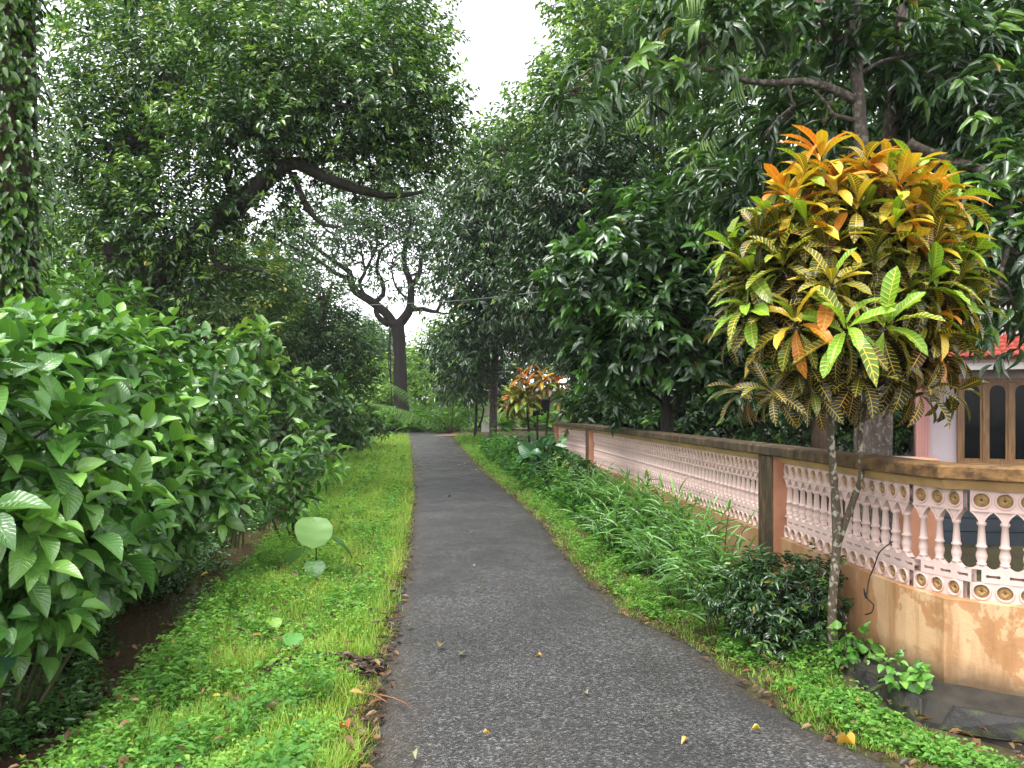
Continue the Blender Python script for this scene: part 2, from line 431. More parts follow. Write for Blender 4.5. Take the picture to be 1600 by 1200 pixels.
# ------------------------------------------------------------------ compound wall
def wall_base_mat():
    m, nt, out = newmat('orange_render_peeling'); g = geopos(nt)
    n = noise(nt, geopos(nt, (1, 1, .75)), 2.6, 7, .62, .25)
    c = ramp(nt, n, [(.40, (.39, .195, .088)), (.475, (.43, .225, .10)), (.49, (.56, .36, .20)), (.62, (.53, .33, .175)), (.70, (.40, .20, .09))])
    st = noise(nt, geopos(nt, (5, 5, .55)), 1.6, 5, .6)
    c = mixc(nt, ramp(nt, st, [(.52, 0.), (.66, .75)]), c, (.30, .15, .06))
    sx = nt.nodes.new('ShaderNodeSeparateXYZ'); nt.links.new(g, sx.inputs[0])
    # damp black foot and drip line
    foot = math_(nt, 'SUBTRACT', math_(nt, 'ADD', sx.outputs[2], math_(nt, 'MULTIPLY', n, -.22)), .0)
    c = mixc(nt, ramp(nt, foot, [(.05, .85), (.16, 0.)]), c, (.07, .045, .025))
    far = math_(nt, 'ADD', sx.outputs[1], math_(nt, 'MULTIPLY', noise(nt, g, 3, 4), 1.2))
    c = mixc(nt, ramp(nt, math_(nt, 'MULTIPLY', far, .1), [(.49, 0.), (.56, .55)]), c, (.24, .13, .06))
    sp = noise(nt, g, 45, 4)
    c = mixc(nt, ramp(nt, sp, [(.6, 0.), (.75, .25)]), c, (.35, .18, .08))
    princ(nt, out, c, .75, bump(nt, math_(nt, 'ADD', n, math_(nt, 'MULTIPLY', sp, .3)), .35, .02), .35); return m
def cap_mat():
    m, nt, out = newmat('mossy_coping'); g = geopos(nt)
    n = noise(nt, geopos(nt, (3, 3, .9)), 3.5, 6, .68)
    c = ramp(nt, n, [(.36, (.016, .012, .008)), (.52, (.055, .038, .021)), (.68, (.15, .10, .05))])
    sx = nt.nodes.new('ShaderNodeSeparateXYZ'); nt.links.new(g, sx.inputs[0])
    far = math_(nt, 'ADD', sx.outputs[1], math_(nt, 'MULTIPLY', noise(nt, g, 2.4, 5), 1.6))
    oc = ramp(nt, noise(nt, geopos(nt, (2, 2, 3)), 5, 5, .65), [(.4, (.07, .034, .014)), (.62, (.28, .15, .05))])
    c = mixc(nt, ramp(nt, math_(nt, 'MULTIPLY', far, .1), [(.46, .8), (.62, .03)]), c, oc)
    princ(nt, out, c, .8, bump(nt, noise(nt, g, 30, 5), .4, .01), .3); return m
M_wb = wall_base_mat(); M_cap = cap_mat()
M_pink = plain_mat('pink_screen_paint', (.64, .465, .415), .65, .12, 5, .12, 90)
M_ochre = plain_mat('ochre_inlay_paint', (.33, .20, .075), .6, .35, 30, .2, 80)
M_tan = plain_mat('tan_moulding_paint', (.58, .36, .17), .7, .3, 5, .2, 60)
M_orange = plain_mat('terracotta_pier_paint', (.42, .19, .11), .7, .3, 4, .25, 50)
ZB, ZG0, ZG1, ZC0, ZC1 = .14, .60, 1.175, 1.23, 1.305
path = [(1.0, 16.5), (1.45, 13.5), (2.12, 6.0), (2.26, 4.25), (2.40, 3.98), (2.68, 3.80), (3.02, 3.74), (3.45, 3.80), (4.6, 4.3), (6.5, 4.9)]
path = np.array(path)
def pnorm(pts):
    pts = np.array(pts); n = len(pts); out = []
    for i in range(n):
        ds = []
        if i > 0: d = pts[i]-pts[i-1]; ds.append(d/np.linalg.norm(d))
        if i < n-1: d = pts[i+1]-pts[i]; ds.append(d/np.linalg.norm(d))
        ns = [np.array([d[1], -d[0]]) for d in ds]; a = sum(ns); a /= np.linalg.norm(a)
        out.append(a/max(.5, a@ns[0]))
    return np.array(out)
def densify(pts, step):
    out = []
    for a, b in zip(pts[:-1], pts[1:]):
        k = max(1, int(np.linalg.norm(b-a)/step))
        out += [a+(b-a)*j/k for j in range(k)]
    return np.array(out+[pts[-1]])
def sweep(mb, pts, prof, wob=0):
    pts = np.array(pts); nn = pnorm(pts); k = len(prof); v = []; f = []
    for i in range(len(pts)):
        for (o_, z_) in prof:
            q = pts[i]+nn[i]*o_; w = wob*mnoise.noise((q[0]*4, q[1]*4, z_*6)) if wob else 0
            v.append((q[0]+nn[i][0]*w, q[1]+nn[i][1]*w, z_+w*.6))
    for i in range(len(pts)-1):
        for j in range(k): a = i*k+j; b = i*k+(j+1) % k; f.append((a, b, b+k, a+k))
    f.append(tuple(range(k))); f.append(tuple((len(pts)-1)*k+j for j in range(k))[::-1])
    mb.add(v, f)
wall = empty('compound_wall', (2.2, 6, 0), 'pink pierced compound wall with mossy coping and orange base beside the lane', 'wall')
WO = np.array(wall.location)
# smooth the near curve of solid pieces
def smoothpath(pts):
    q, _ = catmull([(a, b, 0) for a, b in pts[2:]], [0]*(len(pts)-2), .12); return np.concatenate([densify(pts[:3], .25)[:-1], q[:, :2]])
sp_path = smoothpath(path)
def sweep_part(name, prof, mat, wob=0, pts=None):
    mb = MB(); sweep(mb, (sp_path if pts is None else pts)-WO[:2], prof, wob); return mb.build(name, mat, wall, bevel=0)
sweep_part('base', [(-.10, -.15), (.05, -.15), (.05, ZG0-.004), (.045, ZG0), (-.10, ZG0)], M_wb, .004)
sweep_part('moulding', [(-.045, ZG1), (.035, ZG1), (.075, ZC0-.012), (.075, ZC0+.004), (-.07, ZC0+.004)], M_tan, .002)
sweep_part('coping', [(-.12, ZC0), (.118, ZC0), (.124, ZC0+.008), (.122, ZC1-.01), (.108, ZC1), (-.11, ZC1), (-.12, ZC1-.01)], M_cap, .006)
def dir2(a, b): d = np.array(b)-np.array(a); return d/np.linalg.norm(d)
for i, (a, dr) in enumerate((((1.0, 16.4), dir2(path[0], path[1])), (tuple(path[1]), dir2(path[1], path[2])), (tuple(path[2]), dir2(path[2], path[3])))):
    mb = MB(); n_ = np.array([dr[1], -dr[0]]); hw = .14
    def cr(s, o_, z_): q = np.array(a)+dr*s+n_*o_; return (q[0]-WO[0], q[1]-WO[1], z_)
    v = [cr(s, o_, z_) for z_ in (-.1, ZC0-.002) for s, o_ in ((-hw, -.09), (hw, -.09), (hw, .112), (-hw, .112))]
    mb.add(v, [(0,3,2,1),(4,5,6,7),(0,1,5,4),(1,2,6,5),(2,3,7,6),(3,0,4,7)])
    me = mesh_np('pier', mb.v, mb.f, M_orange, False); me.materials.append(M_cap)
    for p_ in me.polygons:
        if abs(p_.normal @ Vector((n_[0], n_[1], 0))) > .9: p_.material_index = 1
    po = obj('pier', me, wall); bv = po.modifiers.new('bevel', 'BEVEL'); bv.width = .006
# pierced screens
PM = .104
def ray_rect(w, h, th):
    c, s = abs(math.cos(th)), abs(math.sin(th)); return min(w/2/c if c > 1e-6 else 9, h/2/s if s > 1e-6 else 9)
def plate(mb, cx, cz, w, h, hole, y0, y1, n=20):
    ca = math.atan2(h, w)
    ths = sorted(set([round(2*math.pi*k/n, 5) for k in range(n)]+[round(x, 5) for x in (ca, math.pi-ca, math.pi+ca, 2*math.pi-ca)]))
    k = len(ths); v = []; f = []
    for y in (y0, y1):
        for fn in (lambda t: ray_rect(w, h, t), hole):
            for t in ths: v.append((cx+fn(t)*math.cos(t), y, cz+fn(t)*math.sin(t)))
    for j in range(k):
        i = (j+1) % k
        f += [(j, i, k+i, k+j), (2*k+i, 2*k+j, 3*k+j, 3*k+i), (k+j, k+i, 3*k+i, 3*k+j)]
    mb.add(v, f)
def bone(t):
    r = 0.0
    for k in range(60):
        x, z = r*math.cos(t), r*math.sin(t)
        if (abs(x) < .022 and abs(z) < .0065) or math.hypot(abs(x)-.022, z) < .0115: r += .0006
        else: break
    return max(r, .0062)
def ring_raise(mb, cx, cz, r0, r1, y, h, n=18):
    v = []; f = []
    for r_, yy in ((r0, y), (r0+.002, y-h), (r1-.003, y-h), (r1, y)):
        for k in range(n): a = 2*math.pi*k/n; v.append((cx+r_*math.cos(a), yy, cz+r_*math.sin(a)))
    for i in range(3):
        for k in range(n): f.append((i*n+k, i*n+(k+1) % n, (i+1)*n+(k+1) % n, (i+1)*n+k))
    mb.add(v, f)
def strip(mb, xs, zlo, zhi, y0, y1):
    v = []; f = []
    for x in xs:
        a, b = zlo(x), zhi(x); v += [(x, y0, a), (x, y0, b), (x, y1, b), (x, y1, a)]
    for i in range(len(xs)-1):
        for j in range(4): a = i*4+j; b = i*4+(j+1) % 4; f.append((a, a+4, b+4, b))
    mb.add(v, f)
Hs = ZG1-ZG0
D0, D1 = -.022, .022
def arch(x, p=PM):
    u = max(0, abs(x-p/2)-.012)/(p/2-.012); return .398+.064*min(1, u)**.5
def foot(x, p=PM):
    u = abs(x-p/2)/(p/2); return .160+.030*(.5+.5*math.cos(math.pi*min(1, u*1.05)))
def module(mb, x0):
    xs = [x0+PM*k/12 for k in range(13)]
    plate(mb, x0+PM/2, Hs-.054, PM, .108, lambda t: .036, D0+.004, D1-.004)
    ring_raise(mb, x0+PM/2, Hs-.054, .0365, .047, D0+.004, .009)
    plate(mb, x0+PM/2, .047, PM, .094, lambda t: .035, D0+.004, D1-.004)
    ring_raise(mb, x0+PM/2, .047, .0355, .045, D0+.004, .009)
    plate(mb, x0+PM, .127, PM, .066, bone, D0, D1)
    strip(mb, xs, lambda x: .160, lambda x: foot((x-x0)), D0+.002, D1-.002)
    strip(mb, xs, lambda x: arch(x-x0), lambda x: Hs-.108, D0+.008, D1-.008)
    strip(mb, xs, lambda x: arch(x-x0)-.002, lambda x: arch(x-x0)+.012, D0-.001, D1-.001)
    strip(mb, [x0, x0+PM], lambda x: Hs-.113, lambda x: Hs-.104, D0-.005, D1)
bal = MB()
bal.lathe([(.024, .180), (.024, .192), (.019, .196), (.0265, .222), (.027, .235), (.019, .268), (.026, .274), (.027, .282), (.021, .288), (.0205, .30), (.015, .385), (.0215, .391), (.0225, .398), (.0225, .404), (.018, .408)], 12)
bal_me = mesh_np('baluster', bal.v, bal.f, M_pink, True)
inl = MB(); plate(inl, 0, 0, .0001, .0001, lambda t: 0, 0, 0.001, 4); inl = MB()
def inlay_mesh():
    v = []; f = []; n = 16
    for y, kind in ((D0+.013, 0), (D0+.004, 1), (D0+.010, 2), (D0+.024, 3)):
        for k in range(n):
            t = 2*math.pi*k/n; dia = .0085/(abs(math.cos(t))+abs(math.sin(t)))
            r_ = (.0365, .021/(abs(math.cos(t))+abs(math.sin(t)))*1.05, dia, dia)[kind]; v.append((r_*math.cos(t), y, r_*math.sin(t)))
    for i in range(3):
        for k in range(n): f.append((i*n+k, i*n+(k+1) % n, (i+1)*n+(k+1) % n, (i+1)*n+k))
    return mesh_np('inlay', v, f, M_ochre, False)
inl_me = inlay_mesh()
def panel(a, b, trim0=0, trim1=0):
    d = dir2(a, b); a = np.array(a)+d*trim0; b = np.array(b)-d*trim1; L = np.linalg.norm(b-a); n = max(1, round(L/PM)); sc = L/(n*PM)
    mb = MB()
    for k in range(n): module(mb, k*PM)
    po = mb.build('screen_panel', M_pink, wall)
    po.matrix_basis = Matrix.Translation((a[0]-WO[0], a[1]-WO[1], ZG0)) @ Matrix.Rotation(math.atan2(d[1], d[0]), 4, 'Z') @ Matrix.Diagonal((sc, 1, 1, 1))
    for k in range(n):
        x = (k+.5)*PM
        bo = bpy.data.objects.new('baluster', bal_me); COL.objects.link(bo); bo.parent = po; bo.location = (x, 0, 0)
        for z in (Hs-.054, .047):
            io = bpy.data.objects.new('inlay', inl_me); COL.objects.link(io); io.parent = po; io.location = (x, 0, z)
panel((1.0, 16.4), path[1], .14, .14); panel(path[1], path[2], .14, .14); panel(path[2], path[3], .14, .01)
for i in range(3, 7): panel(path[i], path[i+1], .012, .012)
# stone plinth below the near curve
M_stone = None
def stone_mat():
    m, nt, out = newmat('mossy_stone'); g = geopos(nt); n = noise(nt, g, 5, 6, .65)
    c = ramp(nt, n, [(.3, (.008, .0075, .007)), (.6, (.024, .022, .019)), (.75, (.05, .044, .035))])
    ms = noise(nt, geopos(nt, (1, 1, 2)), 4.5, 5, .6)
    c = mixc(nt, ramp(nt, ms, [(.52, 0.), (.64, .8)]), c, (.05, .075, .010))
    princ(nt, out, c, .65, bump(nt, noise(nt, g, 22, 6), .6, .02), .4); return m
M_stone = stone_mat()
M_mortar = plain_mat('damp_mortar', (.032, .027, .02), .8, .6, 8, .6, 40)
pl_pts = [q for q in sp_path if q[1] < 5.6]
plinth = empty('stone_plinth', (2.9, 3.8, 0), 'dark mossy rubble stone footing under the curved near end of the wall', 'footing')
PO = np.array([2.9, 3.8])
mb = MB(); sweep(mb, np.array(pl_pts)-PO, [(-.1, -.3), (.33, -.3), (.29, .02), (.24, .115), (.04, .15), (-.1, .15)], .015); mb.build('ledge', M_mortar, plinth)
# individual rubble stones set in the sloping face
pl = np.array(pl_pts); pn = pnorm(pl); seg = np.concatenate([[0], np.cumsum(np.linalg.norm(np.diff(pl, axis=0), axis=1))])
def plf(s, h):   # h 0..1 up the face
    q = np.array([np.interp(s, seg, pl[:, 0]), np.interp(s, seg, pl[:, 1])]); n_ = np.array([np.interp(s, seg, pn[:, 0]), np.interp(s, seg, pn[:, 1])])
    o_ = .345-.09*h; return np.array([*(q+n_*o_), -.16+.28*h]), np.array([n_[0], n_[1], .35])
for row, (h0, h1) in enumerate(((0., .47), (.52, 1.0))):
    s = .15+row*.14
    while s < 4.6:
        w = random.uniform(.16, .34); a, b = s+.006, s+w-.006
        cor = [(a+random.uniform(-.02, .04), h0+random.uniform(0, .06)), ((a+b)/2, h0+random.uniform(-.03, .03)), (b+random.uniform(-.04, .02), h0+random.uniform(0, .06)),
               (b+random.uniform(-.05, .03), h1-random.uniform(0, .1)), ((a+b)/2, h1+random.uniform(-.05, .03)), (a+random.uniform(-.03, .05), h1-random.uniform(0, .1))]
        fr = []; bk = []
        c0 = np.mean([plf(*c)[0] for c in cor], 0)
        for c in cor:
            p_, n_ = plf(*c); n_ = n_/np.linalg.norm(n_); bk.append(p_-n_*.05); fr.append(p_+(c0-p_)*.10+n_*random.uniform(.008, .02))
        cen = c0+nrm(plf(*cor[1])[1])*.03
        mid = [plf(*c)[0] for c in cor]
        v = [cen]+fr+mid+bk; k = 6; f = []
        for j in range(k):
            i = (j+1) % k; f += [(0, 1+j, 1+i), (1+j, 7+j, 7+i, 1+i), (7+j, 13+j, 13+i, 7+i)]
        so_ = obj('stone', mesh_np('stone', np.array(v)-np.array([*PO, 0]), f, M_stone, False), plinth)
        s += w

# ------------------------------------------------------------------ house on the right
M_lilac = plain_mat('lilac_wall_paint', (.55, .45, .475), .7, .14, 2, .1, 40)
M_colp = plain_mat('pink_column_paint', (.55, .27, .24), .7, .12, 3, .1, 40)
M_white = plain_mat('white_fascia_paint', (.46, .43, .42), .7, .2, 3, .1, 40)
M_shade_deck = plain_mat('eave_shade_and_deck_brown', (.34, .22, .18), .7, .15, 3, .1, 40)  # brown of the painted eave shadow, also used for the deck under the tiles
M_tile = plain_mat('red_roof_tile', (.29, .046, .028), .8, .35, 9, .2, 60)
M_glass = None
m, nt, out = newmat('dark_window_glass'); princ(nt, out, (.006, .007, .008), .12, None, .12); M_glass = m
m, nt, out = newmat('varnished_wood'); n = noise(nt, coord(nt, 'Object', (14, 14, 1.2)), 3, 5, .6)
princ(nt, out, ramp(nt, n, [(.3, (.13, .055, .016)), (.7, (.30, .155, .055))]), .45, bump(nt, n, .3, .01), .5); M_wood = m
house = empty('pink_house', (5.94, 11.0, 0), 'lilac house with wooden arched windows and red tiled awning behind the wall', 'house', rz=math.atan2(-.39, .92))
HX0, HX1, HZ0, HZ1 = .47, 2.06, .80, 2.02
mb = MB()
mb.box((.1, 0, -.3), (HX0, .2, 2.45)); mb.box((HX1, 0, -.3), (6, .2, 2.45)); mb.box((HX0, .001, -.3), (HX1, .199, HZ0)); mb.box((HX0, .001, HZ1), (HX1, .199, 2.449))
mb.box((0.1, .2, -.3), (.3, 5, 2.45)); mb.box((.1, -.002, 2.452), (6, 5, 3.15))
mb.build('wall', M_lilac, house)
mb = MB(); mb.box((-.06, -.08, -.3), (.12, .14, 2.3))
for k in range(5): mb.box((-.052+k*.036, -.088, .2), (-.036+k*.036, -.0795, 2.2))
mb.build('column', M_colp, house, bevel=.004)
wf = MB(); npane = 5; pw = (HX1-HX0-.06)/npane
wf.box((HX0, -.05, HZ0), (HX1, -.0, HZ0+.05)); wf.box((HX0, -.05, HZ1-.06), (HX1, 0, HZ1))
for k in range(npane+1): wf.box((HX0+k*pw, -.052, HZ0+.05), (HX0+k*pw+.06, 0, HZ1-.06))
wo = wf.build('window_frame', M_wood, house, bevel=.004)
sill = MB(); sill.box((HX0-.04, -.09, HZ0-.05), (HX1+.04, 0, HZ0)); sill.build('sill', M_white, wo, bevel=.004)
for k in range(npane):
    x0 = HX0+k*pw+.06; x1 = HX0+(k+1)*pw; zt = HZ1-.06; z0 = HZ0+.05
    mb = MB(); mb.box((x0, -.020, z0), (x1, -.014, zt)); mb.build('pane', M_glass, wo)
    # sash with an arched head
    mb = MB(); st = .028; v = []; n = 10; xc = (x0+x1)/2; rr = (x1-x0)/2-st
    mb.box((x0, -.042, z0), (x0+st, -.02, zt)); mb.box((x1-st, -.042, z0), (x1, -.02, zt)); mb.box((x0+st, -.0415, z0), (x1-st, -.0205, z0+.04))
    xs = [x0+st+(x1-x0-2*st)*j/12 for j in range(13)]
    strip(mb, xs, lambda x: zt-.13+math.sqrt(max(0, rr*rr-(x-xc)**2))*1.0, lambda x: zt, -.0415, -.0205)
    mb.build('sash', M_wood, wo)
# awning: soffit slab, fascia, rows of tiles
mb = MB(); mb.box((-.05, -.62, 2.12), (2.3, .0, 2.17)); mb.box((-.05, -.6, 2.17), (2.3, 0, 2.21)); mb.build('awning_slab', M_white, house)
mb = MB(); mb.box((-.03, -.58, 2.213), (2.2, .0, 2.27)); mb.build('eave_shade_band', M_shade_deck, house)  # band whose brown colour stands in for the shadow below the tile edge
tm = MB(); v = []; f = []; nn_ = 8; tw, tl = .105, .18
for j in range(2):
    for k in range(nn_+1):
        t = k/nn_; v.append((t*tw, j*tl, .022*abs(math.sin(math.pi*t))**.8*(1)+.012*(1-j)))
for k in range(nn_): f.append((k, k+1, nn_+1+k+1, nn_+1+k))
for k in range(nn_+1): v.append((v[k][0], 0, v[k][2]-.012))
for k in range(nn_): f.append((2*(nn_+1)+k, 2*(nn_+1)+k+1, k+1, k))
tile_me = mesh_np('roof_tile', v, f, M_tile, True)
rt = MB(); rt.add([(-.03, -.66, 2.275), (2.05, -.66, 2.275), (2.05, .0, 2.60), (-.03, .0, 2.60)], [(0, 1, 2, 3)]); rto = rt.build('awning_roof', M_shade_deck, house)
ang = math.atan2(.325, .66)
for r_ in range(5):
    for c_ in range(20):
        to = bpy.data.objects.new('roof_tile', tile_me); COL.objects.link(to); to.parent = rto
        u = r_*.148
        to.location = (-.03+c_*tw, -.68+u*math.cos(ang), 2.285+u*math.sin(ang)+random.uniform(-.002, .003)); to.rotation_euler = (ang, 0, random.uniform(-.01, .01))
mb = MB(); mb.add([(2.08, -.75, 2.24), (2.14, -.75, 2.24), (2.14, .0, 2.75), (2.08, 0, 2.75), (2.08, -.75, 2.34), (2.14, -.75, 2.34), (2.14, 0, 2.85), (2.08, 0, 2.85)],
                  [(0,3,2,1),(4,5,6,7),(0,1,5,4),(1,2,6,5),(2,3,7,6),(3,0,4,7)]); mb.build('gable_board', M_white, house)
# low parapet seen over the coping, dark yard wall and post seen through the balusters
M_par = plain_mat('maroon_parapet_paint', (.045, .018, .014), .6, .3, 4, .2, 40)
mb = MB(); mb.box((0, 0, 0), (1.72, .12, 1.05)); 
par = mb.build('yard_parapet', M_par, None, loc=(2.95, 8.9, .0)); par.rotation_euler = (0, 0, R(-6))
tag(par, 'low dark maroon parapet in the yard behind the compound wall', 'parapet')
mb = MB(); mb.box((-.02, -.02, 1.0), (1.74, .14, 1.045)); mb.build('parapet_cap', M_white, par)
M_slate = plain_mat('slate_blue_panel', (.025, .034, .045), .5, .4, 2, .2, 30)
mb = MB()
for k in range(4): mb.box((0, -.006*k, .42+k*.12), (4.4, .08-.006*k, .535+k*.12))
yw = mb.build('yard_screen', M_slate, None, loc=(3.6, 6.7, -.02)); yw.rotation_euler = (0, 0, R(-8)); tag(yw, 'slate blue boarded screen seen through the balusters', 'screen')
mb = MB(); mb.box((-.12, -.12, 0), (.12, .12, 1.2)); yp = mb.build('yard_post', M_orange, None, loc=(3.27, 6.1, 0), bevel=.01); tag(yp, 'orange square post standing behind the near balusters', 'post')
# black cable hanging on the wall base
M_black = plain_mat('black_rubber', (.008, .008, .008), .45, .2, 10, .05)
mb = MB()
def onwall(px, py, Y, out_=0): return P(px, py, Y)
cp = [P(1395, 846, 4.34), P(1375, 862, 4.36), P(1366, 885, 4.40), P(1358, 905, 4.42), P(1353, 935, 4.40), P(1350, 920, 4.40), P(1356, 936, 4.38), P(1365, 945, 4.36), P(1362, 957, 4.36), P(1352, 960, 4.40)]
tube(mb, cp, [.004]*len(cp), 6, .02, 0)
tag(mb.build('cable', M_black, None, smooth=True), 'thin black cable looped against the orange wall base', 'cable')

# ------------------------------------------------------------------ foliage generators
def rdir(n): return nrm(rng.normal(size=(n, 3)))
def twig_leaves(clumps, ntw, nl, twig, L, Wr, droop=.35, upb=.4, cA=(.02, .06, .012), cB=(.05, .13, .025), cY=(.14, .28, .04), young=.12, inner=.42, flat=1.0):
    """clumps (cx,cy,cz,rx,ry,rz[,weight]); returns leaf arrays"""
    cl = np.array([list(c)+([1.0] if len(c) == 6 else []) for c in clumps], float)
    w = cl[:, 6]*(cl[:, 3]*cl[:, 4]*cl[:, 5])**.67; w /= w.sum()
    k = rng.choice(len(cl), ntw, p=w)
    u = rdir(ntw); r_ = rng.random(ntw)**inner
    base = cl[k, :3]+u*r_[:, None]*cl[k, 3:6]
    # uneven outline: lumpy radius
    lump = np.array([mnoise.noise((float(a)*1.9, float(b)*1.9, float(c)*1.9)) for a, b, c in (u*2+cl[k, :3]*.7)])
    base = base+u*cl[k, 3:6]*lump[:, None]*.35
    td = nrm(u*np.array([1, 1, .8])+np.array([0, 0, upb])+rng.normal(0, .45, (ntw, 3)))
    tl = twig*rng.uniform(.6, 1.35, ntw)
    t = (np.arange(nl)+.5)/nl
    Pp = base[:, None, :]+td[:, None, :]*(tl[:, None]*t[None])[..., None]+rng.normal(0, twig*.05, (ntw, nl, 3))
    pr = rng.normal(size=(ntw, nl, 3)); pr -= (pr*td[:, None]).sum(-1, keepdims=True)*td[:, None]; pr = nrm(pr)*np.array([1, 1, .55*flat])
    D = nrm(td[:, None]*.55+pr*.9+np.array([0, 0, -droop]))
    Nn = np.array([0, 0, 1.0])+rng.normal(0, .45, (ntw, nl, 3))+u[:, None]*.35
    ll = L*rng.uniform(.7, 1.25, (ntw, nl))
    mixv = np.clip(rng.normal(.4, .28, (ntw, 1))+rng.normal(0, .16, (ntw, nl)), 0, 1)
    C = np.array(cA)*(1-mixv[..., None])+np.array(cB)*mixv[..., None]
    yy = ((rng.random(ntw)[:, None] < young) & (t[None] > .45))*rng.uniform(.45, 1, (ntw, nl))
    C = C*(1-yy[..., None])+np.array(cY)*yy[..., None]
    # a rare yellowed leaf
    old = rng.random((ntw, nl)) < .004
    C[old] = (.30, .22, .03)
    n = ntw*nl
    return Pp.reshape(n, 3), D.reshape(n, 3), Nn.reshape(n, 3), ll.reshape(n), (ll*Wr*.5).reshape(n), C.reshape(n, 3)
def pxc(px, py, Y, rx, ry, ryd=None, w=1.0):
    c = P(px, py, Y); return (c[0], c[1], c[2], rx/F*Y, (ryd if ryd else (rx+ry)/2/F*Y), ry/F*Y, w)
def branchlets(mb, limbs, clumps, per=5, r0=.04):
    allp = np.concatenate([catmull(p, r, .4)[0] for p, r in limbs])
    for c in clumps:
        cc = np.array(c[:3]); rad = np.array(c[3:6])
        j = np.argmin(np.linalg.norm(allp-cc, axis=1)); a = allp[j]
        mid = (a+cc)/2+rng.normal(0, .12, 3)*rad.mean()
        tube(mb, [a, mid, cc], [r0*1.3, r0, r0*.75], 6, .5, .04, jit=.02)
        for q in range(per):
            e = cc+rdir(1)[0]*rad*rng.uniform(.6, .95); s = cc+(a-cc)*rng.uniform(0, .4)
            m_ = (s+e)/2+rng.normal(0, .1, 3)*rad.mean()+np.array([0, 0, .08*rad[2]])
            tube(mb, [s, m_, e], [r0*.65, r0*.4, r0*.15], 4, max(.5, rad.mean()*.5), .04)
def tree(name, label, base, limbs, clumps, ntw, nl, twig, L, Wr, bark=None, leafm=None, cat='tree', group=None, T=RH, per=5, r0=.04, seg=9, flute=0, hero=None, step=.3, nob=False, **kw):
    e = empty(name, tuple(base), label, cat, group); org = np.array(base)
    mb = MB()
    for i, (p, r) in enumerate(limbs): tube(mb, np.array(p)-org, r, seg, step, .05, flute if i == 0 else 0, jit=.0)
    if not nob: branchlets(mb, [(np.array(p)-org, r) for p, r in limbs], [(c[0]-org[0], c[1]-org[1], c[2]-org[2], *c[3:]) for c in clumps], per, r0)
    mb.build('trunk', bark or M_dark, e, smooth=True)
    A = twig_leaves(clumps, ntw, nl, twig, L, Wr, **kw)
    if hero:
        leaf_objs(e, hero, *A, M_hero, M_heroS, 300, T, rest='crown')
    else:
        scatter('crown', T, *A, leafm or M_leaf, e, origin=org)
    return e
G_DK = dict(cA=(.014, .040, .013), cB=(.062, .145, .038), cY=(.18, .34, .055))
G_MD = dict(cA=(.028, .075, .02), cB=(.085, .19, .045), cY=(.22, .38, .065))
G_LT = dict(cA=(.08, .19, .03), cB=(.20, .38, .06), cY=(.36, .52, .09))

# ------------------------------------------------------------------ grass, weeds and litter
def yrand(n, y0, y1, p=1.25):
    u = rng.random(n); a = 1-p; return (y0**a+u*(y1**a-y0**a))**(1/a)
def field(n, lo, hi, y0, y1, p=1.25):
    Y = yrand(n, y0, y1, p); t = rng.random(n); X = lo(Y)*(1-t)+hi(Y)*t
    return X, Y
def grass(name, label, X, Y, hmin, hmax, wd, c0, c1, cy=(.36, .36, .07), zoff=-.01):
    n = len(X); hp = np.array([mnoise.noise((float(x)*3.1, float(y)*2.2, 9.)) for x, y in zip(X, Y)]); h = rng.uniform(hmin, hmax, n)*np.clip(.75+Y*.028, .75, 1.5)*np.clip(.95+hp*1.3, .45, 2.); a = rng.uniform(0, 6.283, n); lean = rng.uniform(.15, .95, n)
    D = np.stack([np.cos(a)*lean, np.sin(a)*lean, np.ones(n)], 1); Nn = np.stack([-np.cos(a), -np.sin(a), lean*1.2+.2], 1)
    patch = np.array([mnoise.noise((float(x)*1.3, float(y)*.9, 4.)) for x, y in zip(X, Y)])
    C = lerpc(c0, c1, np.clip(.5+patch*.6+rng.normal(0, .22, n), 0, 1)); dry = rng.random(n) < np.clip(.05+patch*.12, .02, .3); C[dry] = lerpc(c1, cy, rng.random(dry.sum()))
    o = scatter(name, BL, np.stack([X, Y, gz(X, Y)+zoff], 1), D, Nn, h, wd*np.clip(.8+Y*.06, .8, 3), C, M_grass)
    return tag(o, label, 'grass', kind='stuff')
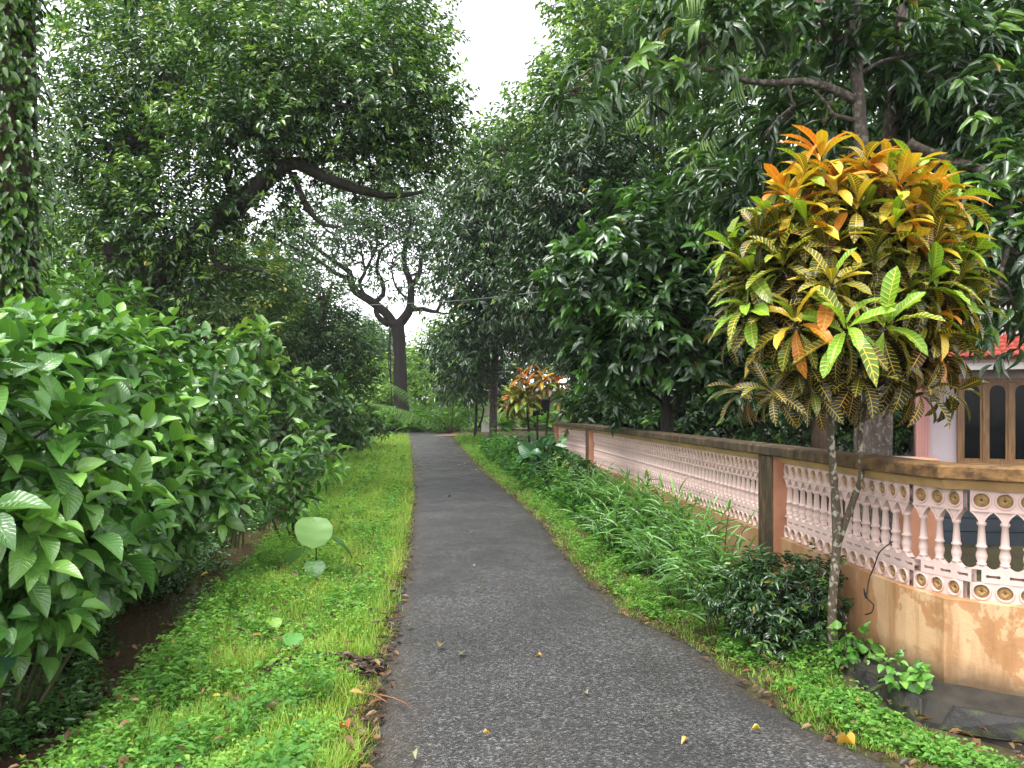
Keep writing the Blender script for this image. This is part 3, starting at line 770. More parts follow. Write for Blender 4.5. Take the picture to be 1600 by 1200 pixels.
def weeds(name, label, X, Y, h0, h1, L, k, c0, c1, mat=None, Wr=.62, zf=None, T=RH, cat='ground cover', clump=0):
    if clump:
        cn = np.array([mnoise.noise((float(x)*2.7+L*90, float(y)*2.1, 2.)) for x, y in zip(X, Y)]); kk = cn+rng.normal(0, .15, len(X)) > -clump; X, Y, cn = X[kk], Y[kk], cn[kk]
    n = len(X); a = rng.uniform(0, 6.283, (n, k)); ht = rng.uniform(h0, h1, (n, 1))*(np.clip(.8+cn*1.4, .4, 1.8)[:, None] if clump else 1)*rng.uniform(.25, 1, (n, k))
    sc = np.clip(.8+Y*.03, .8, 1.9)[:, None]
    lean = rng.normal(0, .025, (n, 2))
    z = (gz(X, Y) if zf is None else zf(X, Y))
    Pp = np.stack([X[:, None]+np.cos(a)*.006+lean[:, :1]*ht*8+rng.normal(0, .012, (n, k)), Y[:, None]+np.sin(a)*.006+lean[:, 1:]*ht*8+rng.normal(0, .012, (n, k)), z[:, None]+ht*sc], -1).reshape(-1, 3)
    D = np.stack([np.cos(a), np.sin(a), rng.uniform(-.25, .45, (n, k))], -1).reshape(-1, 3)
    Nn = np.array([0, 0, 1.])+rng.normal(0, .35, (n*k, 3)); Nn[:, :2] -= D[:, :2]*.15
    ll = (L*rng.uniform(.55, 1.3, (n, k))*sc).ravel()
    tt = np.clip(rng.normal(.5, .25, (n, 1))+rng.normal(0, .15, (n, k)), 0, 1).ravel()
    o = scatter(name, T, Pp, D, Nn, ll, ll*Wr*.5, lerpc(c0, c1, tt), mat or M_grass)
    return tag(o, label, cat, kind='stuff')
vl = lambda Y: xd(Y)+.5+.1*np.sin(Y*2.3+1)
jit = lambda Y: xl(Y)+.03*np.sin(Y*7.3)+.025*np.sin(Y*17.1)+rng.normal(0, .025, len(Y))
gl = lambda Y: xl(Y)-.02+.05*np.sin(Y*2.9)
# bare litter patch in the verge near (-.95, 4.8)
def keep(X, Y): return ~((np.abs(Y-4.72-.05*np.sin(X*9)) < .13) & (X > -1.55) & (rng.random(len(X)) < .93))
X, Y = field(72000, vl, jit, 2.3, 37); k = keep(X, Y); grass('verge_grass', 'bright green grass on the verge left of the lane', X[k], Y[k], .05, .16, .0026, (.15, .33, .04), (.34, .50, .075))
X, Y = field(10000, lambda Y: vl(Y)-.05, lambda Y: xl(Y)-.12, 2.3, 30); k = keep(X, Y); weeds('verge_weeds', 'small leafy weeds carpeting the verge beside the ditch', X[k], Y[k], .05, .17, .032, 6, (.10, .27, .04), (.27, .47, .085), clump=.12)
X, Y = field(5000, lambda Y: vl(Y)-.05, lambda Y: xl(Y)-.2, 2.3, 26); k = keep(X, Y); weeds('verge_herbs', 'larger darker herbs growing through the left verge', X[k], Y[k], .06, .22, .055, 5, (.05, .17, .03), (.15, .34, .06), clump=-.12, Wr=.5)
X, Y = field(10000, vl, lambda Y: xl(Y)+.02, 2.3, 34); k = keep(X, Y); grass('verge_straw', 'yellowish dry grass blades mixed into the left verge', X[k], Y[k], .06, .17, .0022, (.34, .40, .08), (.46, .40, .13))
hw_ = lambda Y: np.minimum(xw(Y)-.18, xr(Y)+1.5)
X, Y = field(34000, lambda Y: xr(Y)-.02+.04*np.sin(Y*6.1)+rng.normal(0, .025, len(Y)), lambda Y: np.where(Y < 4.4, xr(Y)+.4, xr(Y)+1.0), 2.6, 36); grass('roadside_grass', 'ragged short grass along the right edge of the lane', X, Y, .03, .09, .0026, (.14, .29, .04), (.32, .46, .075))
X, Y = field(3600, lambda Y: xr(Y)+.4, lambda Y: np.maximum(xw(Y)-.2, xr(Y)+1.2), 7.0, 25, .8); weeds('roadside_undergrowth', 'taller mixed undergrowth between the far lane and the wall', X, Y, .1, .42, .085, 7, (.035, .12, .025), (.12, .30, .055), clump=.25)
X, Y = field(9500, lambda Y: xr(Y)+.06, lambda Y: np.where(Y < 4.4, xr(Y)+.42, np.maximum(hw_(Y), xr(Y)+.5)), 3.0, 34); kq = ~((Y < 4.6) & (rng.random(len(X)) < .5)); X, Y = X[kq], Y[kq]; weeds('roadside_weeds', 'low clover-like weeds between the lane and the wall', X, Y, .03, .13, .034, 6, (.07, .21, .035), (.21, .42, .075), clump=.15)
X, Y = field(5200, lambda Y: xd(Y)-1.5, lambda Y: xd(Y)-np.where(Y < 6.0, -.06, .12)+.20*np.sin(Y*1.55+.6)+.10*np.sin(Y*4.3), 2.4, 16, 1.1); weeds('bank_plants', 'dark glossy leaves covering the far bank of the ditch', X, Y, .06, .32, .065, 7, (.03, .09, .02), (.11, .26, .06), M_gloss, .5, T=RH, zf=lambda X, Y: np.maximum(gz(X, Y), zr(Y)-.36))
X, Y = field(4000, lambda Y: xd(Y)+.32+.16*np.sin(Y*2.3+1)+.10*np.sin(Y*5.1), lambda Y: xd(Y)+.95, 2.4, 22, 1.1); weeds('ditch_edge_weeds', 'taller leafy weeds leaning over the ditch edge', X, Y, .06, .30, .042, 7, (.09, .25, .04), (.24, .44, .08), Wr=.5)
X, Y = field(5000, lambda Y: xw(Y)+.4, lambda Y: xw(Y)+9, 4.5, 40, .6); kq = ((Y > 8.2) | (X < 2.5)) & (Y < 22); X, Y = X[kq], Y[kq]; weeds('yard_undergrowth', 'low dark plants under the trees behind the wall', X, Y, .1, .55, .13, 4, (.012, .04, .01), (.04, .11, .02), M_leaf)
X, Y = field(1500, lambda Y: xd(Y)-14, lambda Y: xd(Y)-1.0, 4, 46, .6); weeds('thicket_undergrowth', 'tangled low green plants beyond the ditch', X, Y, .1, .8, .15, 4, (.015, .05, .01), (.07, .18, .03), M_leaf)
X, Y = field(2200, lambda Y: -11+0*Y, lambda Y: 6+0*Y, 38, 62, .3); weeds('far_undergrowth', 'bright low plants beyond the bend of the lane', X, Y, .1, .7, .28, 5, (.05, .15, .02), (.14, .32, .04), M_leaf)
# leaf litter on both edges
def litter(name, label, X, Y, L, cols):
    n = len(X); a = rng.uniform(0, 6.283, n)
    D = np.stack([np.cos(a), np.sin(a), rng.normal(0, .12, n)], 1); Nn = np.array([0, 0, 1.])+rng.normal(0, .3, (n, 3))
    ll = L*rng.uniform(.5, 1.3, n); C = np.array(cols)[rng.integers(0, len(cols), n)]*rng.uniform(.6, 1.2, (n, 1))
    z = np.maximum(gz(X, Y), zr(Y)+.0)+.022
    o = scatter(name, OV, np.stack([X, Y, z], 1), D, Nn, ll, ll*.24, C, M_leaf); return tag(o, label, 'leaf litter', kind='stuff')
BRN = [(.10, .05, .025), (.16, .085, .035), (.05, .03, .02), (.22, .13, .06), (.04, .025, .02)]
X, Y = field(900, lambda Y: xl(Y)-.06, lambda Y: xl(Y)+.09, 2.6, 34); litter('edge_litter', 'brown dead leaves along the left edge of the asphalt', X, Y, .055, BRN)
X, Y = field(700, lambda Y: xr(Y)-.10, lambda Y: xr(Y)+.08, 2.8, 34); litter('roadside_litter', 'brown dead leaves along the right edge of the asphalt', X, Y, .05, BRN)
X = rng.uniform(-1.5, -.82, 260); Y = 4.72+.05*np.sin(X*9)+rng.normal(0, .07, 260); litter('bare_patch_litter', 'rotting dark leaves in the bare gap of the left verge', X, Y, .07, [(.05, .03, .025), (.09, .055, .04), (.14, .085, .06), (.03, .02, .018)])
Y = rng.uniform(18, 35, 320); t = rng.random(320); X = xl(Y)*(1-t)+xr(Y)*t; litter('far_lane_litter', 'pale fallen leaves scattered over the far end of the lane', X, Y, .09, [(.30, .28, .20), (.22, .17, .10), (.35, .33, .28)])

X, Y = field(420, lambda Y: vl(Y), lambda Y: xl(Y), 2.6, 20); litter('verge_litter', 'scattered brown and yellow leaves in the left verge', X, Y, .06, BRN+[(.40, .28, .06)]); bpy.data.objects['verge_litter'].location.z = .05
X, Y = field(380, lambda Y: xr(Y)+.05, lambda Y: xr(Y)+.7, 2.9, 14); litter('weed_litter', 'brown dead leaves among the weeds right of the lane', X, Y, .06, BRN); bpy.data.objects['weed_litter'].location.z = .035
# individual fallen leaves on the lane (photo row, column)
FL = tpl(ovate, 6, 3, .35, .9, .05); FL2 = tpl(lance, 6, 3, .1, .5, .03)
fm = [mesh_np('fallen_leaf', t[0]*np.array([.28, 1, 1]), t[1], M_hero, True, t[2]) for t in (FL, FL2)]
FALL = [(1335, 1182, .115, 20, (.62, .34, .05), 'curled amber leaf at the near right edge of the lane'),
        (1188, 1155, .05, 80, (.60, .40, .06), 'small crumpled yellow leaf right of the lane centre near the camera'),
        (1075, 1172, .05, 120, (.58, .38, .10), 'small tan leaf lying in the middle of the near lane'),
        (755, 1163, .045, 300, (.55, .33, .10), 'small pale brown leaf left of the near lane centre'),
        (640, 990, .09, 10, (.24, .26, .09), 'olive leaf near the left asphalt edge beside the bare verge gap'),
        (690, 1018, .10, 175, (.30, .20, .10), 'long brown curled leaf right of the olive leaf'),
        (722, 1036, .085, 5, (.20, .22, .10), 'narrow grey-green leaf in front of the long brown leaf'),
        (846, 1038, .05, 60, (.50, .26, .06), 'small orange scrap of leaf in mid lane'),
        (645, 1193, .06, 200, (.34, .34, .20), 'pale leaf on the near left of the asphalt at the frame bottom'),
        (918, 1100, .05, 20, (.34, .28, .20), 'thin pale leaf sliver right of the lane centre'),
        (748, 928, .05, 340, (.34, .22, .12), 'brown leaf by itself in the left half of the mid lane'),
        (735, 840, .09, 0, (.38, .33, .16), 'straw coloured leaf lying flat on the mid lane'),
        (742, 893, .05, 45, (.30, .20, .10), 'small dull leaf between the straw leaf and the lone brown leaf'),
        (705, 780, .07, 90, (.03, .025, .02), 'blackened leaf in the middle of the lane further on'),
        (545, 1155, .10, 40, (.42, .16, .07), 'reddish dry leaf caught on the near left grass edge'),
        (1330, 1110, .07, 200, (.45, .24, .10), 'torn tan leaf among the weeds below the croton trunk'),
        (1235, 1098, .09, 350, (.28, .08, .03), 'rust red leaf by the right asphalt edge')]
for px, py, L_, rz_, c_, lab in FALL:
    Yg = CH*F/(py-HZ); Xg = (px-800)/F*Yg
    o = obj('fallen_leaf', fm[int(rz_) % 2], None, (Xg, Yg, float(max(zr(Yg)+.052, gz(Xg, Yg)+.06 if (Xg < xl(Yg) or Xg > xr(Yg)) else 0))))
    o.scale = (L_, L_, L_); o.rotation_euler = (random.uniform(-.15, .2), random.uniform(-.2, .2), R(rz_)); o.color = (*c_, 1); tag(o, lab, 'leaf', 'fallen leaves on the lane')
mb = MB()
for a, b in (((605, 1108), (570, 1098)), ((640, 1113), (590, 1100)), ((600, 1103), (575, 1118))):
    qa = P(a[0], a[1], CH*F/(a[1]-HZ)); qb = P(b[0], b[1], CH*F/(b[1]-HZ)); tube(mb, [qa+[0, 0, .035], (qa+qb)/2+[0, 0, .055], qb+[0, 0, .05]], [.003, .0045, .005], 5, .05)
tag(mb.build('dead_twig', plain_mat('dry_twig', (.20, .09, .04)), None, smooth=True), 'forked reddish dead twig on the left asphalt edge', 'twig')

# ------------------------------------------------------------------ croton beside the wall
CT = [tpl(oblong, 8, 5, c, .3, w, f, tw, .145) for c, w, f, tw in ((.35, .014, 3, 0), (.65, .02, 4, .2), (.95, .015, 3, -.2), (.5, .025, 5, .1))]
CTs = tpl(oblong, 6, 3, .6, .3, .0, wr=.145)
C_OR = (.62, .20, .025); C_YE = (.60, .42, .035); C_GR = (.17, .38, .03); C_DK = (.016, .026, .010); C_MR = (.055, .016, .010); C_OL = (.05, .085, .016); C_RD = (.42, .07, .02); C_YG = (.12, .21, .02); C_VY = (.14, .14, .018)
def croton_leaves(rosettes, cen, L, nleaf=14):
    A = [[], [], [], [], [], []]
    for (p_, kind, sz) in rosettes:
        p_ = np.array(p_); ax = nrm(nrm(p_-np.array(cen))*.75+np.array([0, -.22, .55]))
        s = nrm(np.cross(ax, [.2, .9, .1])); u = np.cross(s, ax)
        for j in range(nleaf):
            age = j/(nleaf-1); az = j*2.39996+rng.normal(0, .25); el = R(74-100*age**.85+rng.normal(0, 8))
            d = ax*math.sin(el)+(s*math.cos(az)+u*math.sin(az))*math.cos(el)+np.array([0, 0, .12-.45*age])
            d = nrm(d); n_ = nrm(ax+np.array([0, 0, .6])+rng.normal(0, .2, 3)-d*.2)
            ln = L*sz*(.45+.62*math.sin(math.pi*min(1, .25+.6*age)))*rng.uniform(.85, 1.15)
            r1 = rng.random()
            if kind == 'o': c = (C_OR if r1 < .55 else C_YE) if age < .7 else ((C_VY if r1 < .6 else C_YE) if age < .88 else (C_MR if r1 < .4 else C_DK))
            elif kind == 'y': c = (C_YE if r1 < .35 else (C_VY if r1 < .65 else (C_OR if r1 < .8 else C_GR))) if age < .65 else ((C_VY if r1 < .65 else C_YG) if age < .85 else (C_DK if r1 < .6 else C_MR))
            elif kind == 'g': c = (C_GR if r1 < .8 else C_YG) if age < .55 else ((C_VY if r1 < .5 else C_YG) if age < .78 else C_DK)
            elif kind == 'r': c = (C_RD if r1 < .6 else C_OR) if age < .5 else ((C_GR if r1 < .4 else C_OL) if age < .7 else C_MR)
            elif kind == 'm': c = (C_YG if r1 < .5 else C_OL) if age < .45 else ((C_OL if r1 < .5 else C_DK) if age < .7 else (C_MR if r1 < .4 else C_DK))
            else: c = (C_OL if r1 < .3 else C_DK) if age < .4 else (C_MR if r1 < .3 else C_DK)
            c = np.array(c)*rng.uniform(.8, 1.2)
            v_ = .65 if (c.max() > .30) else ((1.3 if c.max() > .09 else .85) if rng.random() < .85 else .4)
            A[0].append(p_+ax*(.10*(1-age)-.05)*sz+d*.02); A[1].append(d); A[2].append(n_); A[3].append(ln); A[4].append(ln*.145*rng.uniform(.85, 1.2)); A[5].append(np.array([*c, v_]))
    return [np.array(a) for a in A]
cb = P(1303, 1050, 4.58)
cro = empty('croton_tree', tuple(cb), 'tall croton with yellow, orange and green veined leaves in front of the pink wall', 'croton tree')
ROS = [(1282, 262, 4.55, 'o', 1.05), (1385, 290, 4.5, 'y', 1.05), (1340, 300, 4.75, 'o', .95), (1452, 318, 4.55, 'o', 1.), (1490, 318, 4.75, 'g', 1.), (1232, 320, 4.65, 'y', .9), (1218, 370, 4.5, 'm', 1.),
       (1150, 402, 4.55, 'g', .9), (1180, 440, 4.4, 'm', 1.), (1175, 490, 4.4, 'g', 1.), (1290, 400, 4.35, 'm', 1.05), (1365, 405, 4.35, 'm', 1.), (1300, 455, 4.15, 'y', .95), (1430, 400, 4.4, 'y', .95), (1482, 395, 4.65, 'y', .9), (1445, 455, 4.3, 'g', 1.05),
       (1490, 470, 4.55, 'y', .95), (1245, 512, 4.2, 'y', 1.), (1320, 522, 4.05, 'g', 1.1), (1382, 515, 4.12, 'g', 1.1), (1225, 425, 4.3, 'm', 1.), (1440, 540, 4.4, 'd', 1.05), (1265, 580, 4.4, 'd', 1.05), (1340, 590, 4.35, 'd', 1.0), (1400, 580, 4.5, 'd', 1.05), (1345, 350, 4.45, 'm', 1.), (1415, 350, 4.45, 'o', .9)]
ROSw = [(P(a, b, y), k_, s_) for a, b, y, k_, s_ in ROS]
ccen = P(1325, 560, 4.62)
A = croton_leaves(ROSw, ccen, .25, 20)
leaf_objs(cro, CT, *A, M_crot, M_crotS, 300, CTs)
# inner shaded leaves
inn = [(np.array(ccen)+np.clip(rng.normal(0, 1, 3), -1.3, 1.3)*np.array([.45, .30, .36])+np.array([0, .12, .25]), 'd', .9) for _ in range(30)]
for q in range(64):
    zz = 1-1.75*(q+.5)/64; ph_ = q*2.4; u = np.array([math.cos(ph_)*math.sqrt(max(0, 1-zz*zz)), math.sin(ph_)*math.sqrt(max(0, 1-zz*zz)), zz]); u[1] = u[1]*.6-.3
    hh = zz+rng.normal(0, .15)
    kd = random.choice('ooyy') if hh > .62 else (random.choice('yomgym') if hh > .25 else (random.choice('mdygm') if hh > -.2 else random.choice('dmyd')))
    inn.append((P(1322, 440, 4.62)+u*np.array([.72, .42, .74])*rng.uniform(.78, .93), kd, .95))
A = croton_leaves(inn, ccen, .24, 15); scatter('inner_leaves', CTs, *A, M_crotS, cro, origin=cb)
mb = MB(); L_ = lambda *a: P(*a)-cb
tube(mb, [L_(1305, 1065, 4.58), L_(1300, 960, 4.58), L_(1306, 870, 4.57), L_(1308, 825, 4.56), L_(1302, 740, 4.56), L_(1297, 640, 4.56), L_(1305, 520, 4.6), L_(1290, 400, 4.6), L_(1284, 290, 4.57)], [.034, .027, .027, .031, .021, .02, .018, .014, .008], 10, .05, .06)
tube(mb, [L_(1310, 845, 4.56), L_(1330, 790, 4.56), L_(1346, 740, 4.57), L_(1343, 690, 4.58), L_(1352, 620, 4.6), L_(1360, 500, 4.62), L_(1385, 330, 4.55)], [.022, .021, .017, .016, .016, .014, .008], 10, .05, .06)
for (p_, k_, s_) in ROSw:
    st = P(random.choice((1300, 1350)), 560+random.uniform(-40, 60), 4.6); tube(mb, [st-cb, (st+p_)/2-cb+np.array([0, .03, -.05]), p_-cb], [.012, .010, .007], 6, .12, .05)
mb.build('stem', M_stem, cro, smooth=True)
# smaller red croton beyond the wall end
cb2 = P(838, 700, 17.5); cb2[2] = gz(cb2[0], cb2[1])
cr2 = empty('croton_shrub', tuple(cb2), 'smaller croton with red-orange leaves growing past the far end of the wall', 'croton shrub')
c2 = P(838, 640, 17.5); rs = []
for a in range(20):
    u = rdir(1)[0]; u[2] = abs(u[2]); u[1] = -abs(u[1]); rs.append((c2+u*np.array([.62, .5, .95]), random.choice('rroory' if u[2] > .45 else 'ggrd'), 1.))
A = croton_leaves(rs, c2-np.array([0, 0, .2]), .34, 11); leaf_objs(cr2, CT, *A, M_crot, M_crotS, 300, CTs)
mb = MB()
for dx in (-.15, .02, .2): tube(mb, [np.array([dx*.4, 0, 0]), np.array([dx, .0, .6]), c2-cb2+np.array([dx*1.5, 0, .3])], [.03, .028, .02], 8, .15)
mb.build('stem', M_dark, cr2, smooth=True)

# ------------------------------------------------------------------ broad-leaved shrubs over the ditch (left)
SH = [tpl(ovate, 7, 5, c, f, w, 3, tw) for c, f, w, tw in ((.25, .35, .012, 0), (.45, .25, .016, .15), (.15, .45, .01, -.15), (.6, .3, .014, .05))]
HT = [tpl(heart, 7, 5, c, f, w, 3, 0, .36) for c, f, w in ((.3, .3, .01), (.55, .25, .015), (.15, .4, .012))]
SHs = tpl(ovate, 5, 3, .35, .35, .0); HTs = tpl(heart, 5, 3, .35, .3, .0, wr=.36)
def big_shrub(name, label, base, clumps, ntip, nl, L, Wr, T=SH, cA=(.035, .115, .025), cB=(.12, .30, .055), cY=(.23, .46, .075), young=.4, whorl=.06, facecam=.5, bark=M_gstem, nmax=300, stems=14, cat='shrub', group=None, droop=.12):
    e = empty(name, tuple(base), label, cat, group); org = np.array(base)
    cl = np.array([list(c)[:6] for c in clumps]); w = (cl[:, 3]*cl[:, 4]*cl[:, 5])**.67; w /= w.sum(); k = rng.choice(len(cl), ntip, p=w)
    u = rdir(ntip); u[:, 2] = np.where(u[:, 2] < -.75, -u[:, 2], u[:, 2])
    tocam = nrm(np.array([[0, 0, CH]])-cl[k, :3]); flip = ((u*tocam).sum(1) < 0) & (rng.random(ntip) < facecam); u[flip] *= np.array([-1, -1, 1])
    tip = cl[k, :3]+u*cl[k, 3:6]*(rng.random(ntip)**.25)[:, None]
    ax = nrm(u+np.array([0, 0, .55])+rng.normal(0, .25, (ntip, 3)))
    j = np.arange(nl); az = j*2.4+rng.uniform(0, 6.28, (ntip, 1))+rng.normal(0, .2, (ntip, nl)); age = j/(nl-1)
    s = nrm(np.cross(ax, np.array([.3, .8, .2]))); v = np.cross(s, ax); el = R(60)-R(78)*age[None]+rng.normal(0, .18, (ntip, nl))
    D = nrm(ax[:, None]*np.sin(el)[..., None]+(s[:, None]*np.cos(az)[..., None]+v[:, None]*np.sin(az)[..., None])*np.cos(el)[..., None]+np.array([0, 0, -droop]))
    Nn = ax[:, None]+np.array([0, 0, .9])+rng.normal(0, .22, (ntip, nl, 3))
    Pp = tip[:, None]-ax[:, None]*(age*L*1.1)[None, :, None]+D*whorl
    ll = L*(.5+.6*np.sin(np.pi*(.2+.6*age)))[None]*rng.uniform(.6, 1.3, (ntip, nl))*rng.uniform(.75, 1.2, (ntip, 1))
    mx = np.clip(rng.normal(.45, .25, (ntip, nl)), 0, 1)[..., None]; yv = ((rng.random((ntip, 1)) < young)*np.clip(1-age*1.5, 0, 1)[None]*rng.uniform(.4, 1, (ntip, nl)))[..., None]
    C = (np.array(cA)*(1-mx)+np.array(cB)*mx)*(1-yv)+np.array(cY)*yv
    n = ntip*nl
    leaf_objs(e, T, Pp.reshape(n, 3), D.reshape(n, 3), Nn.reshape(n, 3), ll.ravel(), (ll*Wr*.5*rng.uniform(.85, 1.15, ll.shape)).ravel(), C.reshape(n, 3), M_hero, M_heroV, nmax, SHs if T is SH else HTs)
    mb = MB()
    for q in rng.choice(ntip, min(stems, ntip), replace=False):
        t = tip[q]-org; b0_ = np.array([rng.normal(0, .12), rng.normal(0, .12), -.05]); md = (t*.5+b0_*.5)+np.array([0, 0, .15*t[2]])+rng.normal(0, .06, 3)
        tube(mb, [b0_, md, t], [.018, .012, .005], 6, .15, .05)
    mb.build('stem', bark, e, smooth=True)
    return e
def gp(X, Y): return (X, Y, float(gz(X, Y)))
big_shrub('broadleaf_shrub', 'nearest broad-leaved shrub at the left frame edge with the largest leaves', gp(-3.95, 4.4), [(-2.95, 3.9, 1.25, .75, .75, .85), (-2.72, 3.85, .80, .55, .6, .45), (-2.75, 4.3, 1.1, .6, .6, .7), (-3.0, 4.5, .35, .5, .5, .40)], 190, 8, .20, .60)
big_shrub('broadleaf_shrub', 'tall broad-leaved shrub overhanging the ditch, middle of the left thicket', gp(-4.0, 6.1), [(-3.6, 6.0, 1.5, 1.05, 1.0, .95), (-3.3, 5.7, .95, .8, .8, .6), (-3.55, 5.9, .35, .55, .9, .42)], 350, 8, .185, .58)
big_shrub('broadleaf_shrub', 'broad-leaved shrub at the right end of the thicket above the stream', gp(-4.0, 8.0), [(-3.55, 7.7, 1.55, .95, 1.0, 1.0), (-3.2, 7.6, .95, .75, .8, .65), (-3.75, 7.7, .35, .55, 1.0, .42)], 350, 8, .18, .58)
big_shrub('heart_leaf_creeper', 'creeper with small heart-shaped leaves hanging low at the front of the thicket', gp(-3.15, 4.5), [(-2.85, 4.6, .65, .55, .55, .42), (-3.2, 5.2, .55, .5, .5, .4), (-3.3, 5.6, .25, .4, .5, .3)], 220, 8, .10, .74, HT, young=.25, cA=(.04, .12, .025), cB=(.10, .25, .05), droop=.4)
big_shrub('broadleaf_shrub', 'taller bright shrub behind the thicket next to the ivy-clad trunk', gp(-5.2, 8.5), [(-5.0, 8.3, 1.9, 1.3, 1.1, 1.3)], 130, 8, .19, .46, cA=(.04, .12, .02), cB=(.10, .25, .035), young=.45)
big_shrub('leafy_sapling', 'leafy sapling with drooping broad leaves at the ditch edge right of the thicket', gp(-2.75, 9.6), [(-2.6, 9.5, .95, .42, .4, .42), (-2.85, 9.4, .45, .35, .3, .3)], 34, 8, .18, .48, cA=(.04, .13, .02), cB=(.10, .26, .04), young=.5, stems=8)
big_shrub('leafy_sapling', 'young plant with yellowish pale leaves rising behind the right end of the thicket', gp(-4.0, 10.6), [(-3.55, 10.4, 2.35, .55, .5, .5), (-3.2, 10.5, 1.9, .4, .4, .3)], 34, 7, .19, .62, T=HT, cA=(.05, .15, .02), cB=(.12, .28, .04), cY=(.26, .40, .06), young=.5, stems=7)
big_shrub('broadleaf_shrub', 'dark big-leaved bush farther along the ditch below the conical tree', gp(-5.6, 15.5), [(-5.2, 15.2, 1.3, 1.2, 1.0, 1.1), (-4.7, 15.8, .7, .9, .9, .6)], 130, 7, .24, .55, T=HT, cA=(.025, .08, .018), cB=(.075, .19, .035), young=.2)
big_shrub('broadleaf_shrub', 'dark green bush on the verge in front of the forked tree', gp(-6.0, 22.5), [(-5.7, 22.3, 1.5, 1.15, 1.0, 1.3), (-5.1, 23, .7, .8, .9, .6)], 110, 7, .30, .55, T=HT, cA=(.03, .09, .02), cB=(.08, .20, .035), young=.2)
big_shrub('leafy_sapling', 'low leafy plant spilling onto the verge just short of the forked tree', gp(-5.6, 28), [(-5.4, 28, .9, .9, .8, .55)], 60, 7, .28, .5, cA=(.04, .12, .02), cB=(.10, .24, .04), young=.3)
big_shrub('leafy_sapling', 'blue-green broad plant at the far end of the pink wall', gp(.62, 14.8), [(.60, 14.6, .75, .35, .35, .28), (.95, 14.4, .5, .3, .3, .25)], 20, 6, .30, .75, T=HT, cA=(.03, .12, .045), cB=(.07, .22, .075), cY=(.12, .3, .10), young=.3, stems=8)
# taro plants: one round leaf on a stalk
M_taro = leaf_mat('leaf_taro', 'obj', .45, .35)
def taro(label, px, py, Y, L, tilt, col, stem_to, extra=0):
    c = P(px, py, Y); g = np.array([stem_to[0], stem_to[1], float(gz(stem_to[0], stem_to[1]))])
    e = empty('taro_plant', tuple(g), label, 'taro plant', 'taro plants on the left verge')
    t = tpl(lambda t: math.sqrt(max(0, 1-(2*t**.92-1)**2)), 10, 5, .3, .2, .02, 3)
    me = mesh_np('leaf', t[0]*np.array([.52, 1, 1]), t[1], M_taro, True, t[2]); o = obj('leaf', me, e)
    d = nrm(np.array([.25, -1, tilt])); n_ = np.array([.05, .15, 1.]); Sd, D, Nn = frame(d[None], n_[None]); M = Matrix.Identity(4)
    p0 = c-D[0]*L*.45
    for r_ in range(3): M[r_][0] = Sd[0][r_]*L; M[r_][1] = D[0][r_]*L; M[r_][2] = Nn[0][r_]*L; M[r_][3] = p0[r_]-g[r_]
    o.matrix_basis = M; o.color = (*col, 1)
    for k in range(extra):
        o2 = bpy.data.objects.new('leaf', me); COL.objects.link(o2); o2.parent = e; a_ = k*2.3+.3; sc_ = L*(.85-.15*k)
        o2.matrix_basis = Matrix.Translation((.16*math.cos(a_), .12*math.sin(a_), (p0[2]-g[2])*(.62-.15*k))) @ Matrix.Rotation(a_-1.57, 4, 'Z') @ Matrix.Rotation(-.55, 4, 'X') @ Matrix.Diagonal((sc_, sc_, sc_, 1)); o2.color = (col[0]*.45, col[1]*.55, col[2]*.8, 1)
    mb = MB(); q = p0+D[0]*L*.12-g; tube(mb, [np.array([0, 0, -.02]), q*.5+np.array([.01, .02, .03]), q], [.007, .006, .004], 6, .05); mb.build('stalk', M_dark, e, smooth=True)
taro('large round pale green taro leaf standing on a stalk above the left verge', 490, 828, 7.2, .34, -1.1, (.18, .34, .09), (-1.9, 7.3), 3)
taro('small taro leaf low in the verge weeds left of the bare gap', 458, 997, 5.0, .13, -.3, (.10, .30, .05), (-1.45, 5.05))
taro('yellow-green taro leaf flat in the weeds behind the bare gap', 438, 1035, 4.7, .13, -.15, (.20, .42, .04), (-1.46, 4.75))
taro('bright taro leaf in the verge weeds below the round leaf', 428, 972, 5.6, .11, -.5, (.22, .42, .05), (-1.78, 5.65))
taro('bluish taro leaf poking in at the lower left frame edge', -8, 1035, 4.2, .20, -.5, (.05, .16, .08), (-2.95, 4.3))

